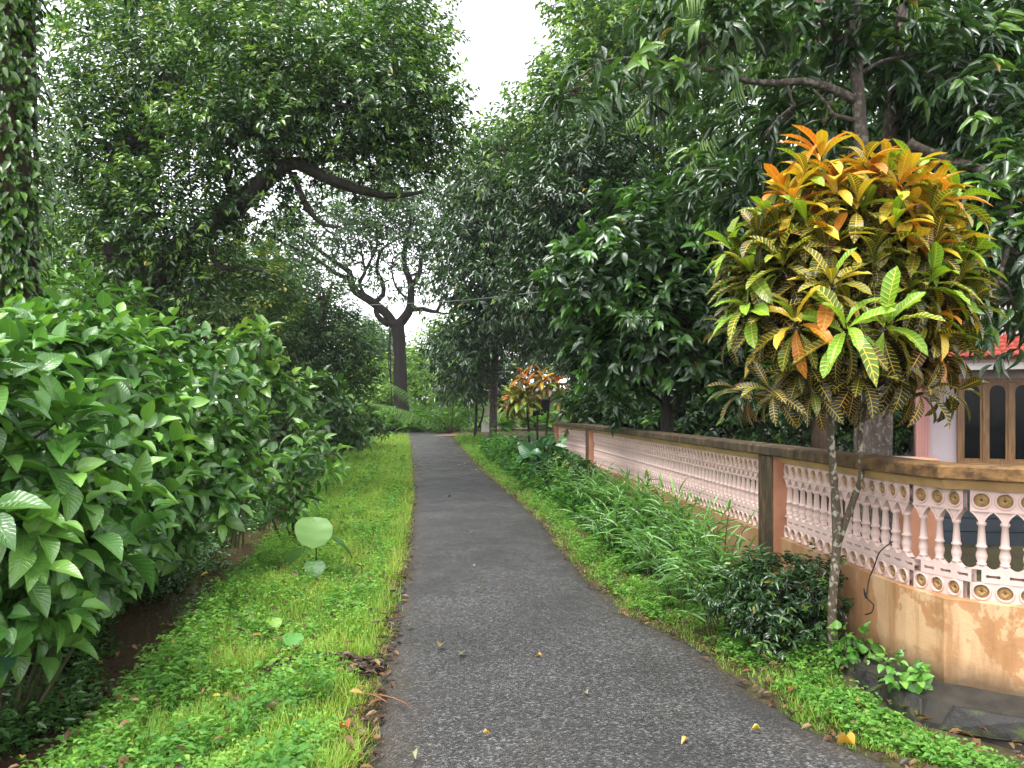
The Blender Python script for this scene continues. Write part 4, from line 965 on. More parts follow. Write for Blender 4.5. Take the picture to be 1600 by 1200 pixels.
# ------------------------------------------------------------------ ginger-like plants along the wall
GI = [tpl(lance, 7, 3, c, .6, .0, wr=.05) for c in (.25, .45, .7)]
def ginger(base, hgt, nst, label, spread=.28):
    e = empty('ginger_plant', base, label, 'ginger plant', 'ginger plants along the wall'); org = np.array(base); A = [[], [], [], [], [], []]; mb = MB()
    for s_ in range(nst):
        a = rng.uniform(0, 6.28); ln = rng.uniform(.5, 1.1); tipo = np.array([math.cos(a)*spread*ln-.12, math.sin(a)*spread*ln-.10, hgt*rng.uniform(.7, 1.05)])
        b_ = np.array([rng.normal(0, .08), rng.normal(0, .08), 0]); pts, _ = catmull([b_, b_+tipo*np.array([.3, .3, .62]), b_+tipo], [0]*3, .05)
        tube(mb, pts[::3], np.linspace(.007, .003, len(pts[::3])), 5, .1)
        side = nrm(np.array([-tipo[1], tipo[0], 0])+rng.normal(0, .1, 3)*np.array([1, 1, 0])); k = int(rng.integers(9, 14))
        for j in range(k):
            t = .25+.75*j/(k-1); q = pts[min(len(pts)-1, int(t*(len(pts)-1)))]; dr = nrm(tipo*np.array([1, 1, .6]))
            d = nrm(dr*.7+side*(1 if j % 2 else -1)*.9+np.array([0, 0, .1])+rng.normal(0, .12, 3)) if j < k-1 else nrm(dr+np.array([0, 0, .3]))
            A[0].append(q+org); A[1].append(d); A[2].append(np.array([0, 0, 1.])+rng.normal(0, .2, 3)); l_ = rng.uniform(.15, .27); A[3].append(l_); A[4].append(l_*.045)
            mm = rng.random(); A[5].append(np.array([.07, .20, .045])*(1-mm)+np.array([.22, .44, .12])*mm)
    leaf_objs(e, GI, *[np.array(a) for a in A], M_hero, M_heroS, 300); mb.build('stem', M_gstem, e, smooth=True)
GLAB = ['ginger clump beside the dark clipped bush, nearest of the row', 'second ginger clump from the dark bush, leaning toward the lane', 'ginger clump below the middle pier, close to the wall',
        'ginger clump just past the middle pier', 'low ginger clump in front of the long pierced panel', 'ginger clump against the near half of the long pierced panel', 'ginger clump at mid length of the long pierced panel',
        'shorter ginger clump on the lane side past mid panel', 'ginger clump against the far half of the long panel', 'small ginger clump near the far pier', 'ginger clump below the far pier', 'last ginger clump short of the blue-green plant']
GPOS = [(1.52, 5.35, .62, 9), (1.42, 5.95, .60, 10), (1.72, 6.1, .72, 9), (1.62, 6.75, .70, 10), (1.28, 6.9, .50, 9), (1.55, 7.6, .70, 10), (1.42, 8.5, .70, 10), (1.12, 8.0, .5, 9), (1.40, 9.6, .66, 10), (1.2, 10.6, .58, 9), (1.25, 11.8, .55, 9), (1.0, 13.1, .5, 9)]
for (x, y, h, ns), lab in zip(GPOS, GLAB): ginger(gp(x, y), h, ns+6, lab)
# dark clipped bush by the croton trunk and other low plants
e = tree('clipped_bush', 'dark small-leaved bush at the foot of the croton trunk', gp(1.78, 4.95), [([(1.78, 4.95, 0), (1.78, 4.95, .25), (1.75, 4.93, .45)], [.02, .016, .01])],
     [(1.72, 4.95, .42, .33, .30, .24), (1.98, 4.9, .45, .2, .22, .2), (1.5, 5.1, .36, .22, .24, .22), (1.75, 4.8, .22, .3, .25, .2)], 520, 11, .06, .050, .36, M_brown, M_gloss, 'bush', T=OV, per=6, r0=.006, step=.08, **G_DK, young=.1)
e = tree('low_bush', 'dark fine-leaved low bush beyond the ginger row near the wall end', gp(1.0, 13.9), [([(1.0, 13.9, 0), (1.0, 13.9, .4)], [.02, .01])], [(.9, 13.8, .45, .5, .5, .35), (1.15, 12.8, .4, .35, .5, .3)], 350, 10, .1, .09, .4, M_brown, M_leaf, 'bush', per=4, r0=.008, **G_MD)
big_shrub('wall_foot_weed', 'bright round-leaved weed growing on the stone footing', gp(2.0, 4.1), [(2.02, 4.05, .22, .10, .10, .10), (2.14, 4.0, .18, .08, .08, .07)], 12, 6, .055, .8, T=HT, cA=(.06, .20, .025), cB=(.14, .36, .045), stems=6, whorl=.02)
big_shrub('wall_foot_weed', 'round-leaved weed between the croton trunk and the wall base', gp(2.05, 4.5), [(2.02, 4.45, .2, .14, .12, .13)], 14, 6, .06, .8, T=HT, cA=(.05, .17, .025), cB=(.11, .30, .04), stems=6, whorl=.02)

# ------------------------------------------------------------------ trees
def limb(Y, pts, r):
    """pts: photo (col,row[,depth offset]); r radii"""
    q = [P(a[0], a[1], Y+(a[2] if len(a) > 2 else 0)) for a in pts]
    return (q, list(np.interp(np.linspace(0, 1, len(q)), np.linspace(0, 1, len(r)), r)))
def base_of(px, Y): X = (px-800)/F*Y; return np.array([X, Y, float(gz(X, Y))-.05])
# ivy-clad trunk at the left frame edge
b = base_of(15, 6.8)
iv = empty('ivy_clad_tree', tuple(b), 'trunk wrapped in climbing leaves at the left frame edge', 'tree')
mb = MB(); tube(mb, [np.zeros(3), np.array([.02, 0, 2.]), np.array([-.03, 0, 4.]), np.array([.02, .1, 7.5])], [.27, .22, .2, .16], 10, .2, .08, .08)
for k in range(7):
    a = rng.uniform(0, 6.28); rr = .24
    tube(mb, [np.array([rr*math.cos(a+t*.25), rr*math.sin(a+t*.25), t*1.15])*np.array([1-.04*t, 1-.04*t, 1]) for t in range(7)], [.02, .012], 5, .3) if False else tube(mb, [np.array([(rr-.012*t)*math.cos(a+t*.3), (rr-.012*t)*math.sin(a+t*.3), t*1.15]) for t in range(7)], [.018]*7, 5, .3)
mb.build('trunk', M_brown, iv, smooth=True)
n = 5200; z = rng.uniform(.1, 6.5, n); a = np.where(rng.random(n) < .75, rng.uniform(3.3, 6.4, n), rng.uniform(0, 6.28, n)); ex = np.abs(rng.normal(0, .13, n))*(1+.6*np.sin(z*2.1+a))
rr = .235-.012*z+ex
Pp = np.stack([b[0]+rr*np.cos(a), b[1]+rr*np.sin(a), b[2]+z], 1); D = np.stack([np.cos(a)*.7, np.sin(a)*.7, -rng.uniform(.3, 1.0, n)], 1)+rng.normal(0, .35, (n, 3)); Nn = np.stack([np.cos(a), np.sin(a), np.full(n, .8)], 1)+rng.normal(0, .25, (n, 3))
ll = rng.uniform(.06, .13, n); mm = np.clip(rng.normal(.45, .28, n), 0, 1)
leaf_objs(iv, SH, Pp, D, Nn, ll, ll*.25, lerpc((.02, .065, .012), (.11, .23, .03), mm), M_hero, M_heroS, 300, OV)
A = twig_leaves([(b[0]+.3, b[1], 6.6, .9, .8, .6), (b[0]+.9, b[1]+.4, 6.2, .7, .7, .5)], 500, 9, .25, .13, .36, droop=.6, **G_MD); scatter('crown', OV, *A, M_leaf, iv, origin=b)

# arching tree on the left
Y0 = 13.0
tree('arching_tree', 'big dark-limbed tree on the left whose limb arches over the lane', base_of(225, Y0),
     [([base_of(225, Y0), P(222, 560, Y0), P(228, 470, Y0), P(245, 425, Y0)], [.48, .38, .36, .32]),
      limb(Y0, [(235, 450), (300, 372, -.2), (370, 322, -.4), (430, 268, -.5), (465, 255, -.5), (520, 283, -.4), (600, 306, 0), (660, 300, .5)], [.26, .22, .19, .13, .11, .10, .06, .03]),
      limb(Y0, [(225, 460), (180, 380), (178, 290), (205, 225), (245, 195), (300, 120)], [.28, .2, .18, .14, .09]),
      limb(Y0, [(430, 262, -.5), (400, 170, -.3), (420, 80), (440, 0)], [.1, .08, .05]),
      limb(Y0, [(458, 270, -.5), (480, 325, -.5), (508, 352, -.5), (532, 354, -.5)], [.055, .05, .035, .02]),
      limb(Y0, [(325, 375, -.3), (335, 405, -.3), (348, 420, -.3), (375, 416, -.3), (410, 424, -.3)], [.045, .04, .02]),
      limb(Y0, [(470, 257, -.4), (540, 235), (610, 215, .3), (690, 225, .6)], [.07, .05, .02]),
      limb(Y0-.8, [(440, 160), (480, 158), (520, 160), (545, 168)], [.035, .03, .02]),
      limb(Y0, [(370, 318), (340, 230), (330, 120)], [.1, .07, .04])],
     [pxc(250, 120, 13.4, 140, 100), pxc(420, 110, 12.6, 140, 85), pxc(570, 150, 12.8, 130, 90), pxc(650, 200, 13.5, 70, 80), pxc(165, 225, 13, 85, 85), pxc(380, 205, 12.2, 130, 60), pxc(560, 255, 13, 130, 38, None, .55), pxc(270, 330, 12.6, 110, 75), pxc(180, 410, 12.8, 75, 80), pxc(300, 440, 13.2, 90, 60, None, .6), pxc(615, 60, 13.5, 85, 70, None, .8), pxc(400, 320, 12.6, 70, 50, None, .6), pxc(130, 320, 13.4, 40, 90, None, .6)],
     5400, 11, .42, .118, .42, M_dark, M_gloss, per=6, r0=.035, cA=(.022, .06, .018), cB=(.085, .185, .045), cY=(.25, .42, .07), young=.3)
# pale green spray in its top seen against the sky
tree('canopy_tree', 'light green tree whose high crown fills the top left of the view', base_of(215, 19), [([base_of(215, 19), P(215, 400, 19), P(260, 150, 19), P(360, -80, 19)], [.4, .3, .2, .1])],
     [pxc(250, 20, 17, 150, 70), pxc(480, 30, 17, 150, 80), pxc(610, 20, 18, 90, 80), pxc(130, 40, 17, 80, 70, None, .6), pxc(340, -60, 17, 240, 60), pxc(660, 130, 18, 50, 60, None, .5), pxc(420, 150, 19, 200, 90, None, .6)], 2100, 11, .55, .15, .42, M_dark, M_leaf, per=5, r0=.04, **G_LT, young=.3)
# forked tree by the bend
Y1 = 40.0; bt = base_of(628, Y1)
tree('forked_tree', 'old fluted tree with forked bare limbs standing at the bend of the lane', bt,
     [([bt, P(628, 640, Y1), P(626, 580, Y1), P(624, 530, Y1), P(620, 500, Y1)], [.50, .35, .30, .30, .36]),
      limb(Y1, [(618, 510), (602, 488), (576, 468), (556, 456), (548, 440), (546, 425), (525, 411), (500, 392), (470, 370), (436, 352)], [.26, .23, .20, .17, .12, .08, .04]),
      limb(Y1, [(547, 436), (524, 427), (505, 412), (470, 392), (438, 378)], [.14, .10, .08, .04]),
      limb(Y1, [(622, 508), (638, 488), (642, 468), (641, 440), (632, 415), (633, 385), (641, 355), (640, 320)], [.26, .22, .17, .14, .11, .06]),
      limb(Y1, [(645, 445), (656, 425), (659, 398), (672, 381), (700, 384)], [.14, .12, .08, .04]),
      limb(Y1, [(640, 484), (662, 483), (682, 487), (690, 470), (698, 458)], [.14, .11, .09, .05]),
      limb(Y1, [(585, 472), (599, 460), (597, 440), (589, 423), (592, 400), (602, 385), (625, 372)], [.14, .12, .08, .03]),
      limb(Y1, [(608, 508), (594, 498), (587, 487), (588, 478)], [.16, .14, .09]),
      limb(Y1, [(560, 440), (570, 428), (566, 400), (560, 370)], [.09, .07, .03]), limb(Y1, [(575, 466), (562, 445), (575, 415), (590, 380), (585, 340)], [.10, .07, .03]), limb(Y1, [(640, 470), (620, 450), (612, 420), (618, 390)], [.07, .05, .02]), limb(Y1, [(520, 408), (530, 385), (525, 360), (535, 330)], [.07, .05, .02]), limb(Y1, [(500, 410), (480, 415), (455, 405), (425, 415)], [.05, .03, .02]), limb(Y1, [(682, 487), (700, 490), (718, 478)], [.06, .03]), limb(Y1, [(641, 440), (665, 445), (690, 430)], [.07, .03]),
      limb(Y1, [(609, 508), (610, 570), (612, 620), (613, 666)], [.035, .03, .045]), limb(Y1, [(612, 510), (607, 560), (611, 600), (614, 660)], [.025, .03, .03])],
     [pxc(500, 350, 39, 80, 45, None, .5), pxc(580, 350, 40, 70, 50, None, .6), pxc(650, 340, 40, 60, 60, None, .6), pxc(560, 410, 40, 90, 30, None, .25), pxc(640, 430, 40, 70, 45, None, .22), pxc(690, 400, 40, 40, 60, None, .4), pxc(450, 370, 40, 40, 40, None, .4), pxc(620, 280, 40, 110, 50, None, .5)],
     1700, 10, .9, .24, .42, M_black_bark, M_leaf, per=5, r0=.05, flute=.12, seg=18, **G_MD)
# dark dense trees right of the lane
def trunkline(px, Y, top, lean=0): return ([base_of(px, Y), P(px+lean*.3, 560, Y), P(px+lean, top, Y)], [.24, .18, .12])
tree('dense_evergreen', 'tall dense dark tree right of the lane behind the red croton', base_of(770, 30), [([base_of(770, 30), P(772, 600, 30), P(778, 480, 30), P(800, 250, 30)], [.17, .15, .14, .1]), limb(30, [(778, 480), (740, 430), (720, 380)], [.1, .04])],
     [pxc(800, 330, 29, 90, 100), pxc(860, 270, 29, 90, 80), pxc(745, 400, 29, 60, 90), pxc(800, 470, 28, 90, 80), pxc(740, 530, 29, 55, 60, None, .7), pxc(850, 500, 28, 60, 50), pxc(755, 290, 30, 50, 70), pxc(720, 580, 30, 40, 45, None, .5)], 3000, 11, .85, .26, .34, M_grey, M_gloss, per=5, r0=.05, droop=.75, **G_DK, young=.05)
tree('dense_evergreen', 'dark drooping tree just behind the far end of the pink wall', base_of(905, 19), [([base_of(905, 19), P(900, 560, 19), P(895, 380, 19), P(900, 200, 19)], [.2, .17, .13, .08])],
     [pxc(890, 330, 18, 95, 110), pxc(950, 250, 18, 100, 110), pxc(860, 450, 18, 70, 80), pxc(930, 440, 18, 90, 90), pxc(910, 530, 19, 55, 50, None, .8), pxc(980, 540, 19, 90, 70)], 2800, 11, .6, .185, .36, M_dark, M_gloss, per=5, r0=.04, droop=.7, **G_DK, young=.05)
tree('canopy_tree', 'tree with bright fresh leaves topping the canopy right of the sky gap', base_of(960, 24), [([base_of(960, 24), P(950, 400, 24), P(930, 200, 24), P(940, 40, 24)], [.28, .22, .16, .08])],
     [pxc(900, 170, 23, 80, 70), pxc(960, 80, 23, 110, 90), pxc(1050, 40, 22, 110, 80), pxc(845, 185, 23, 60, 45, None, .8), pxc(1000, 180, 23, 110, 90), pxc(945, 0, 24, 85, 60), pxc(775, 235, 24, 50, 45, None, .8)], 2300, 11, .7, .215, .4, M_dark, M_leaf, per=5, r0=.04, droop=.5, cA=(.04, .10, .025), cB=(.11, .23, .045), cY=(.30, .48, .08), young=.5)
# glossy round tree behind the long panel
MG = [tpl(ovate, 6, 3, c, .4, .01, wr=.22) for c in (.2, .45, .65)]
e = tree('glossy_fruit_tree', 'low glossy dark-leaved tree rising behind the long pierced panel', base_of(1042, 11), [([base_of(1042, 11), P(1043, 600, 11), P(1042, 520, 11), P(1040, 380, 11)], [.1, .085, .07, .03]),
     limb(11, [(1042, 650), (1075, 615), (1120, 590)], [.05, .03]), limb(11, [(1042, 640), (1010, 610), (960, 590)], [.05, .03]), limb(11, [(1042, 560), (1090, 500), (1130, 440)], [.05, .03]), limb(11, [(1042, 560), (980, 490), (920, 440)], [.05, .03])],
     [pxc(930, 440, 10.2, 85, 70), pxc(1030, 390, 10.4, 100, 75), pxc(1110, 440, 10.6, 80, 90), pxc(965, 530, 10.2, 85, 65), pxc(1050, 510, 10, 100, 80), pxc(1130, 560, 10.4, 75, 65), pxc(960, 590, 10.6, 50, 45, None, .7), pxc(1010, 330, 11, 80, 50, None, .7), pxc(1180, 610, 10, 60, 40, None, .7)],
     900, 9, .24, .20, .44, M_dark, None, T=OV, hero=MG, r0=.02, droop=.35, **dict(G_DK, cY=(.10, .26, .03)), young=.3)
# mango-like trees over the croton
MA = [tpl(lance, 6, 3, c, .6, .02, 2, 0, .14) for c in (.3, .6, .9)]
Y2 = 6.9
e = tree('mango_tree', 'tree with mottled trunk and long dark leaves above the croton', base_of(1340, Y2), [([base_of(1345, Y2), P(1348, 640, Y2), P(1346, 400, Y2), P(1346, 230, Y2), P(1338, 100, Y2), P(1336, -60, Y2)], [.09, .075, .07, .062, .055, .045]),
     limb(Y2, [(1336, 158), (1300, 138), (1255, 127), (1215, 130), (1170, 127), (1120, 112), (1060, 100), (1000, 92, -.3), (940, 96, -.5), (900, 130, -.6)], [.042, .038, .032, .028, .022, .018, .012, .008]),
     limb(Y2, [(1336, 85), (1310, 55), (1280, 28), (1245, 0), (1220, -40)], [.045, .038, .03, .02]),
     limb(Y2, [(1342, 190), (1318, 184), (1300, 178), (1290, 160), (1270, 140)], [.025, .02, .012]),
     limb(Y2, [(1060, 100), (1030, 130), (1010, 160), (985, 185)], [.014, .008]), limb(Y2, [(1345, 115), (1380, 95), (1420, 88), (1440, 84)], [.02, .012]),
     limb(Y2, [(1230, 130), (1238, 160), (1240, 165), (1215, 185), (1195, 215)], [.014, .008])],
     [pxc(1000, 140, 6.6, 70, 40, None, .25), pxc(1100, 60, 6.8, 110, 55, None, .5), pxc(1250, 40, 7.2, 110, 60, None, .7), pxc(1220, 190, 7.4, 80, 50, None, .4), pxc(1400, 30, 6.8, 90, 50, None, .7), pxc(1150, 300, 8.6, 90, 50, None, .6), pxc(900, 150, 6.3, 40, 40, None, .3), pxc(1240, 280, 8, 80, 80, None, .6)],
     300, 9, .22, .21, .27, M_grey, None, T=OV, hero=MA, r0=.012, seg=10, droop=.55, step=.12, per=6, **G_DK, young=.12)
Y3 = 7.6
e = tree('mango_tree', 'thicker trunked tree behind the croton with boughs reaching over the house', base_of(1378, Y3), [([base_of(1372, Y3), P(1376, 690, Y3), P(1376, 600, Y3), P(1385, 400, Y3), P(1388, 240, Y3), P(1402, 110, Y3), P(1412, -50, Y3)], [.13, .11, .10, .09, .08, .07, .05]),
     limb(Y3, [(1388, 235), (1430, 200), (1470, 150), (1500, 100), (1550, 20)], [.06, .045, .03, .02]), limb(Y3, [(1400, 160), (1440, 130), (1480, 112), (1540, 100), (1640, 60)], [.05, .04, .03]), limb(Y3, [(1386, 260), (1440, 240), (1500, 250), (1560, 240), (1650, 245)], [.04, .03, .025, .02]), limb(Y3-.8, [(1420, 225), (1480, 250), (1540, 270, -.3), (1580, 340, -.6), (1560, 440, -.8)], [.05, .04, .03, .015]),
     limb(Y3-.6, [(1480, 250), (1540, 330, -.2), (1600, 420, -.4), (1650, 480, -.4)], [.045, .04, .03])],
     [pxc(1480, 120, 7.2, 110, 70), pxc(1570, 60, 7.4, 90, 70), pxc(1550, 190, 7, 90, 60), pxc(1570, 300, 6.6, 75, 75, None, 1.2), pxc(1585, 400, 6.2, 60, 65, None, 1.2), pxc(1545, 480, 6.1, 45, 40, None, .7), pxc(1450, 240, 8, 90, 60, None, .7), pxc(1600, 520, 6.2, 45, 35, None, .6), pxc(1350, 150, 8.4, 120, 90, None, .6)],
     620, 9, .22, .20, .28, M_grey, None, T=OV, hero=MA, r0=.014, seg=12, droop=.65, step=.12, per=6, **G_DK, young=.15)
tree('canopy_tree', 'leafy tree filling the top right corner behind the mango boughs', base_of(1500, 15), [([base_of(1500, 15), P(1500, 400, 15), P(1480, 200, 15), P(1470, 0, 15)], [.25, .2, .15, .1])],
     [pxc(1150, 150, 14, 120, 120), pxc(1300, 120, 14, 120, 140), pxc(1450, 100, 14.5, 130, 130), pxc(1570, 200, 14.5, 110, 170), pxc(1240, 330, 14, 120, 110), pxc(1100, 320, 14.5, 90, 90), pxc(1180, 480, 14, 110, 110), pxc(1290, 570, 13, 90, 80), pxc(1390, 560, 13.5, 70, 110), pxc(1150, 20, 15, 150, 80), pxc(1400, 330, 14, 90, 120)], 2800, 10, .5, .205, .38, M_dark, M_leaf, r0=.04, droop=.5, cA=(.03, .08, .02), cB=(.085, .19, .045), cY=(.20, .35, .06), young=.3)

# palms
def frond(parent, org, root, d0, length, sag, nleaf=64, ll=.55, col0=(.03, .09, .02), col1=(.09, .19, .035), twist=0):
    t = np.linspace(0, 1, 14); d0 = nrm(np.array(d0, float)); pts = np.array([np.array(root)+d0*length*x+np.array([0, 0, -sag*length*x**2.2]) for x in t])
    mb = MB(); tube(mb, pts-org, np.linspace(.03, .006, 14), 5, .3, 0); fo = mb.build('frond', M_gstem, parent, smooth=True)
    s = np.repeat(np.linspace(.12, 1, nleaf), 2); side = np.tile([1, -1], nleaf)
    Pp = np.stack([np.interp(s, t, pts[:, k]) for k in range(3)], 1); tg = nrm(np.stack([np.interp(s, t, np.gradient(pts[:, k])) for k in range(3)], 1))
    sd = nrm(np.cross(tg, [0, 0, 1.])); D = tg*.55+sd*side[:, None]*.8+np.array([0, 0, -.45])+rng.normal(0, .07, (len(s), 3))
    lens = ll*np.sin(np.pi*(.12+.83*s))**.6*rng.uniform(.85, 1.1, len(s)); mm = rng.random(len(s))
    lo = scatter('leaflets', LF, Pp, D, np.cross(tg, sd)*-1+sd*side[:, None]*.4, lens, .017+0*lens, lerpc(col0, col1, mm), M_leaf, fo, origin=org)
LF = tpl(lambda t: (1-t)**.5*min(1, t*8+.3), 5, 3, .6, .6, 0, wr=.04)
pb = base_of(1275, 9.6); pe = empty('coconut_palm', tuple(pb), 'coconut palm with hanging fronds behind the mango boughs', 'palm'); pt = P(1275, -5, 9.6)
mb = MB(); tube(mb, [np.zeros(3), (pt-pb)*.5+np.array([.2, 0, 0]), pt-pb], [.15, .11, .10], 12, .25, .05); mb.build('trunk', M_brown, pe, smooth=True)
for d in ((-1, -.1, .5), (-1, .2, .15), (-.9, .3, .8), (-1, -.25, .25), (-.9, .1, -.15), (1, .2, .4), (.2, .6, .8), (.8, .5, .3), (-.75, .5, .1), (-.6, .1, -.5)): frond(pe, pb, pt, d, 2.4, .45, 64, .6, (.04, .11, .02), (.17, .28, .05))
pb = base_of(705, 38); pe = empty('young_palm', tuple(pb), 'young stemless palm with arching fronds beyond the lane end', 'palm')
for d in ((-.8, -.2, .9), (-.5, -.5, 1.2), (.1, -.3, 1.4), (.5, -.3, 1.2), (.8, 0, .9), (-1, .1, .6), (-.2, .3, 1.5), (.9, -.4, .5), (-.7, -.6, .5)): frond(pe, pb, pb+np.array([0, 0, .1]), d, 4.6, .20, 46, .8, (.07, .18, .03), (.18, .36, .06))

# trees further left and far behind
tree('feathery_tree', 'conical fine-leaved tree beyond the ditch left of the forked tree', base_of(495, 26), [([base_of(495, 26), P(500, 520, 26), P(520, 440, 26)], [.14, .1, .04])], [pxc(500, 470, 26, 45, 45), pxc(480, 530, 26, 65, 50), pxc(530, 530, 26, 45, 50), pxc(500, 590, 26, 70, 50), pxc(440, 590, 25, 60, 50), pxc(540, 590, 27, 40, 40)], 1500, 11, .6, .17, .28, M_brown, M_leaf, r0=.03, **G_DK, young=.08)
tree('background_tree', 'yellow-tinged tree showing under the arching limb', base_of(360, 24), [([base_of(360, 24), P(360, 500, 24), P(365, 430, 24)], [.18, .13, .06])], [pxc(330, 430, 24, 70, 50), pxc(400, 460, 24, 50, 60), pxc(300, 480, 23, 80, 60), pxc(390, 540, 23, 60, 60), pxc(380, 400, 25, 50, 40, None, .5)], 1200, 11, .7, .2, .4, M_brown, M_leaf, r0=.03, cA=(.03, .08, .015), cB=(.07, .15, .025), cY=(.28, .30, .05), young=.3)
tree('background_tree', 'light green tree below the pale sky opening at the left', base_of(110, 19), [([base_of(110, 19), P(110, 500, 19), P(105, 400, 19)], [.18, .13, .06])], [pxc(95, 400, 19, 60, 55), pxc(140, 440, 18, 60, 60), pxc(60, 440, 18, 60, 60), pxc(100, 490, 17, 100, 60)], 1100, 11, .5, .16, .42, M_brown, M_leaf, r0=.03, **G_LT, young=.3)
tree('background_tree', 'grey-green hazy tree rising behind the conical tree', base_of(440, 52), [([base_of(440, 52), P(440, 500, 52), P(440, 420, 52)], [.4, .3, .15])], [pxc(435, 440, 52, 55, 60), pxc(400, 500, 52, 60, 60), pxc(470, 500, 52, 50, 50), pxc(440, 580, 52, 80, 60)], 1300, 11, 1.3, .36, .42, M_brown, M_leaf, r0=.08, **G_MD, young=.1)
tree('background_tree', 'rounded dark tree seen past the fork left of the trunk', base_of(572, 66), [([base_of(572, 66), P(572, 560, 66)], [.4, .2])], [pxc(572, 560, 66, 35, 30), pxc(590, 540, 68, 30, 25), pxc(560, 600, 66, 40, 30)], 700, 11, 1.3, .4, .42, M_brown, M_leaf, r0=.08, **G_MD)
tree('background_tree', 'bright green sapling thicket right of the forked trunk', base_of(680, 50), [([base_of(680, 50), P(680, 580, 50)], [.2, .1])], [pxc(660, 590, 50, 35, 50), pxc(700, 560, 50, 45, 55), pxc(690, 620, 48, 50, 40), pxc(740, 600, 47, 45, 50)], 900, 11, 1.0, .34, .45, M_brown, M_leaf, r0=.05, **G_LT, young=.3)
tree('background_tree', 'bright yellow-green bushes left of the forked trunk', base_of(580, 50), [([base_of(580, 50), P(580, 600, 50)], [.2, .1])], [pxc(590, 610, 50, 40, 35), pxc(560, 630, 48, 40, 30), pxc(600, 640, 46, 30, 25), pxc(545, 600, 50, 30, 30)], 800, 11, 1.0, .32, .45, M_brown, M_leaf, r0=.05, **G_LT, young=.4)
tree('roadside_tree', 'slender dark-leaved sapling right of the lane near the far house', base_of(742, 34), [([base_of(742, 34), P(744, 620, 34), P(735, 540, 34)], [.07, .06, .03]), limb(34, [(748, 668), (756, 640), (745, 610)], [.05, .03])], [pxc(730, 540, 33, 50, 40), pxc(760, 590, 33, 45, 35), pxc(720, 600, 33, 35, 30, None, .6)], 700, 11, .6, .2, .4, M_dark, M_leaf, r0=.03, **G_DK)
# far wood: shared meshes copied
FT = []
for k in range(2):
    e = tree('far_tree', 'leafy tree in the far wood closing the view behind the others', (0, 0, 0), [([np.array([0, 0, -.3]), np.array([.1, 0, 4.]), np.array([0, .1, 8.])], [.4, .3, .12])],
             [(rng.normal(0, 1.6), rng.normal(0, 1.2), rng.uniform(3, 10), rng.uniform(1.6, 2.6), rng.uniform(1.6, 2.4), rng.uniform(1.3, 2.1)) for _ in range(9)], 1100, 11, 1.1, .34, .42, M_brown, M_leaf, group='far wood', r0=.07, **(G_MD, G_DK, G_MD)[k], young=.15)
    FT.append(e)
spots = [(-22, 38, 1.0), (-17, 34, .9), (-20, 60, 1.2), (-14, 44, .75), (-17, 24, .8), (9, 30, 1.0), (14, 34, 1.2), (13, 24, 1.1), (2, 56, 1.0), (-9, 74, .7), (-14, 72, .9), (-13, 19, .7), (18, 28, 1.2), (6, 46, 1.0)]
for i, (x, y, s_) in enumerate(spots):
    src = FT[i % 2]; loc = (x, y, float(gz(x, y))); rz_ = random.uniform(0, 6.28)
    if i < 2: e = src
    else:
        e = src.copy(); COL.objects.link(e)
        for ch in src.children:
            c = ch.copy(); COL.objects.link(c); c.parent = e
    e['label'] = 'leafy tree of the far wood behind the left thicket' if x < -10 else ('leafy tree of the far wood seen beyond the bend of the lane' if x < 5 else 'leafy tree of the far wood behind the wall and house')
    e.location = loc; e.rotation_euler = (0, 0, rz_); e.scale = (s_, s_, s_)

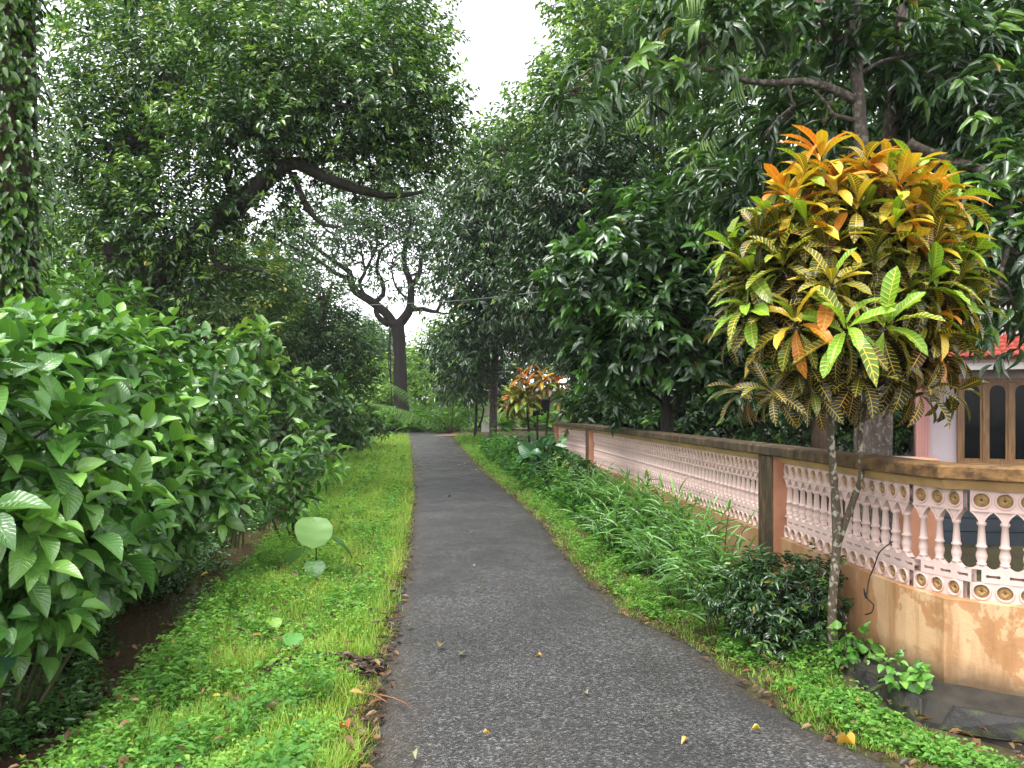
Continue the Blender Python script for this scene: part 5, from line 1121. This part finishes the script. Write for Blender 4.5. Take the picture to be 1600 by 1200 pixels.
# far house past the wall
fh = empty('far_house', tuple(base_of(760, 40)), 'cream single-storey house half hidden by trunks beyond the lane', 'house'); fo_ = np.array(fh.location)
M_cream = plain_mat('cream_wall_paint', (.50, .45, .36), .7, .2, 2, .1)
mb = MB(); mb.box((-.6, 0, -.3), (6, 4, 2.05)); mb.build('wall', M_cream, fh)
mb = MB(); mb.box((-1.1, -.7, 2.052), (6.5, 4.5, 2.2)); mb.build('roof', M_white, fh)
for x in (.6, 2.4, 4.2):
    mb = MB(); mb.box((x, -.05, .55), (x+.95, .02, 1.65)); wo = mb.build('window', M_wood, fh)
    mb = MB(); mb.box((x+.06, -.07, .6), (x+.43, -.052, 1.6)); mb.box((x+.5, -.07, .6), (x+.89, -.052, 1.6)); mb.build('pane', M_glass, wo)
for x in (-.9, 3.8): mb = MB(); mb.box((x, -.65, -.3), (x+.15, -.5, 2.05)); mb.build('porch_post', M_white, fh)
mb = MB(); mb.box((0, 0, 0), (.45, .12, .75)); gw = mb.build('garden_wall', M_white, None, loc=tuple(base_of(752, 37.5)), bevel=.02); tag(gw, 'short white garden wall stub behind the saplings at the lane end', 'wall')
# overhead wire
mb = MB(); a = P(480, 474, 44); c = P(1040, 432, 12); mid = (a+c)/2-np.array([0, 0, .25]); tube(mb, [a, (a+mid)/2-np.array([0, 0, .1]), mid, (mid+c)/2-np.array([0, 0, .1]), c], [.011]*5, 5, .6, 0)
tag(mb.build('overhead_wire', plain_mat('grey_wire', (.18, .18, .18)), None, smooth=True), 'thin overhead wire crossing behind the forked tree', 'wire')

tree('hedge_shrub', 'dark shrub filling the shade behind the far half of the long panel', base_of(1000, 15), [([base_of(1000, 15), P(1000, 640, 15)], [.06, .03])], [pxc(930, 650, 16, 40, 40), pxc(980, 640, 15, 80, 50), pxc(1070, 640, 14.5, 80, 50), pxc(1150, 650, 14, 70, 45)], 900, 10, .4, .17, .42, M_dark, M_leaf, 'shrub', r0=.02, **G_DK, young=.1)
tree('hedge_shrub', 'dark shrub under the trees between the croton stems and the house', base_of(1270, 13.5), [([base_of(1270, 13.5), P(1270, 640, 13.5)], [.06, .03])], [pxc(1230, 640, 13, 70, 55), pxc(1310, 650, 13, 70, 50), pxc(1390, 640, 13.5, 60, 60), pxc(1420, 600, 14.5, 60, 70)], 1100, 10, .35, .14, .42, M_dark, M_leaf, 'shrub', r0=.02, **G_MD, young=.15)

# ------------------------------------------------------------------ damp air
m, nt, out = newmat('rain_haze'); pv_ = nt.nodes.new('ShaderNodeVolumePrincipled'); pv_.inputs['Color'].default_value = (.92, .95, .97, 1); pv_.inputs['Density'].default_value = .0005
nt.links.new(pv_.outputs[0], out.inputs['Volume'])
mb = MB(); mb.box((-420, -70, -2), (420, 720, 34)); tag(mb.build('haze', m), 'faint rain haze in the air between the trees', 'haze', kind='stuff')
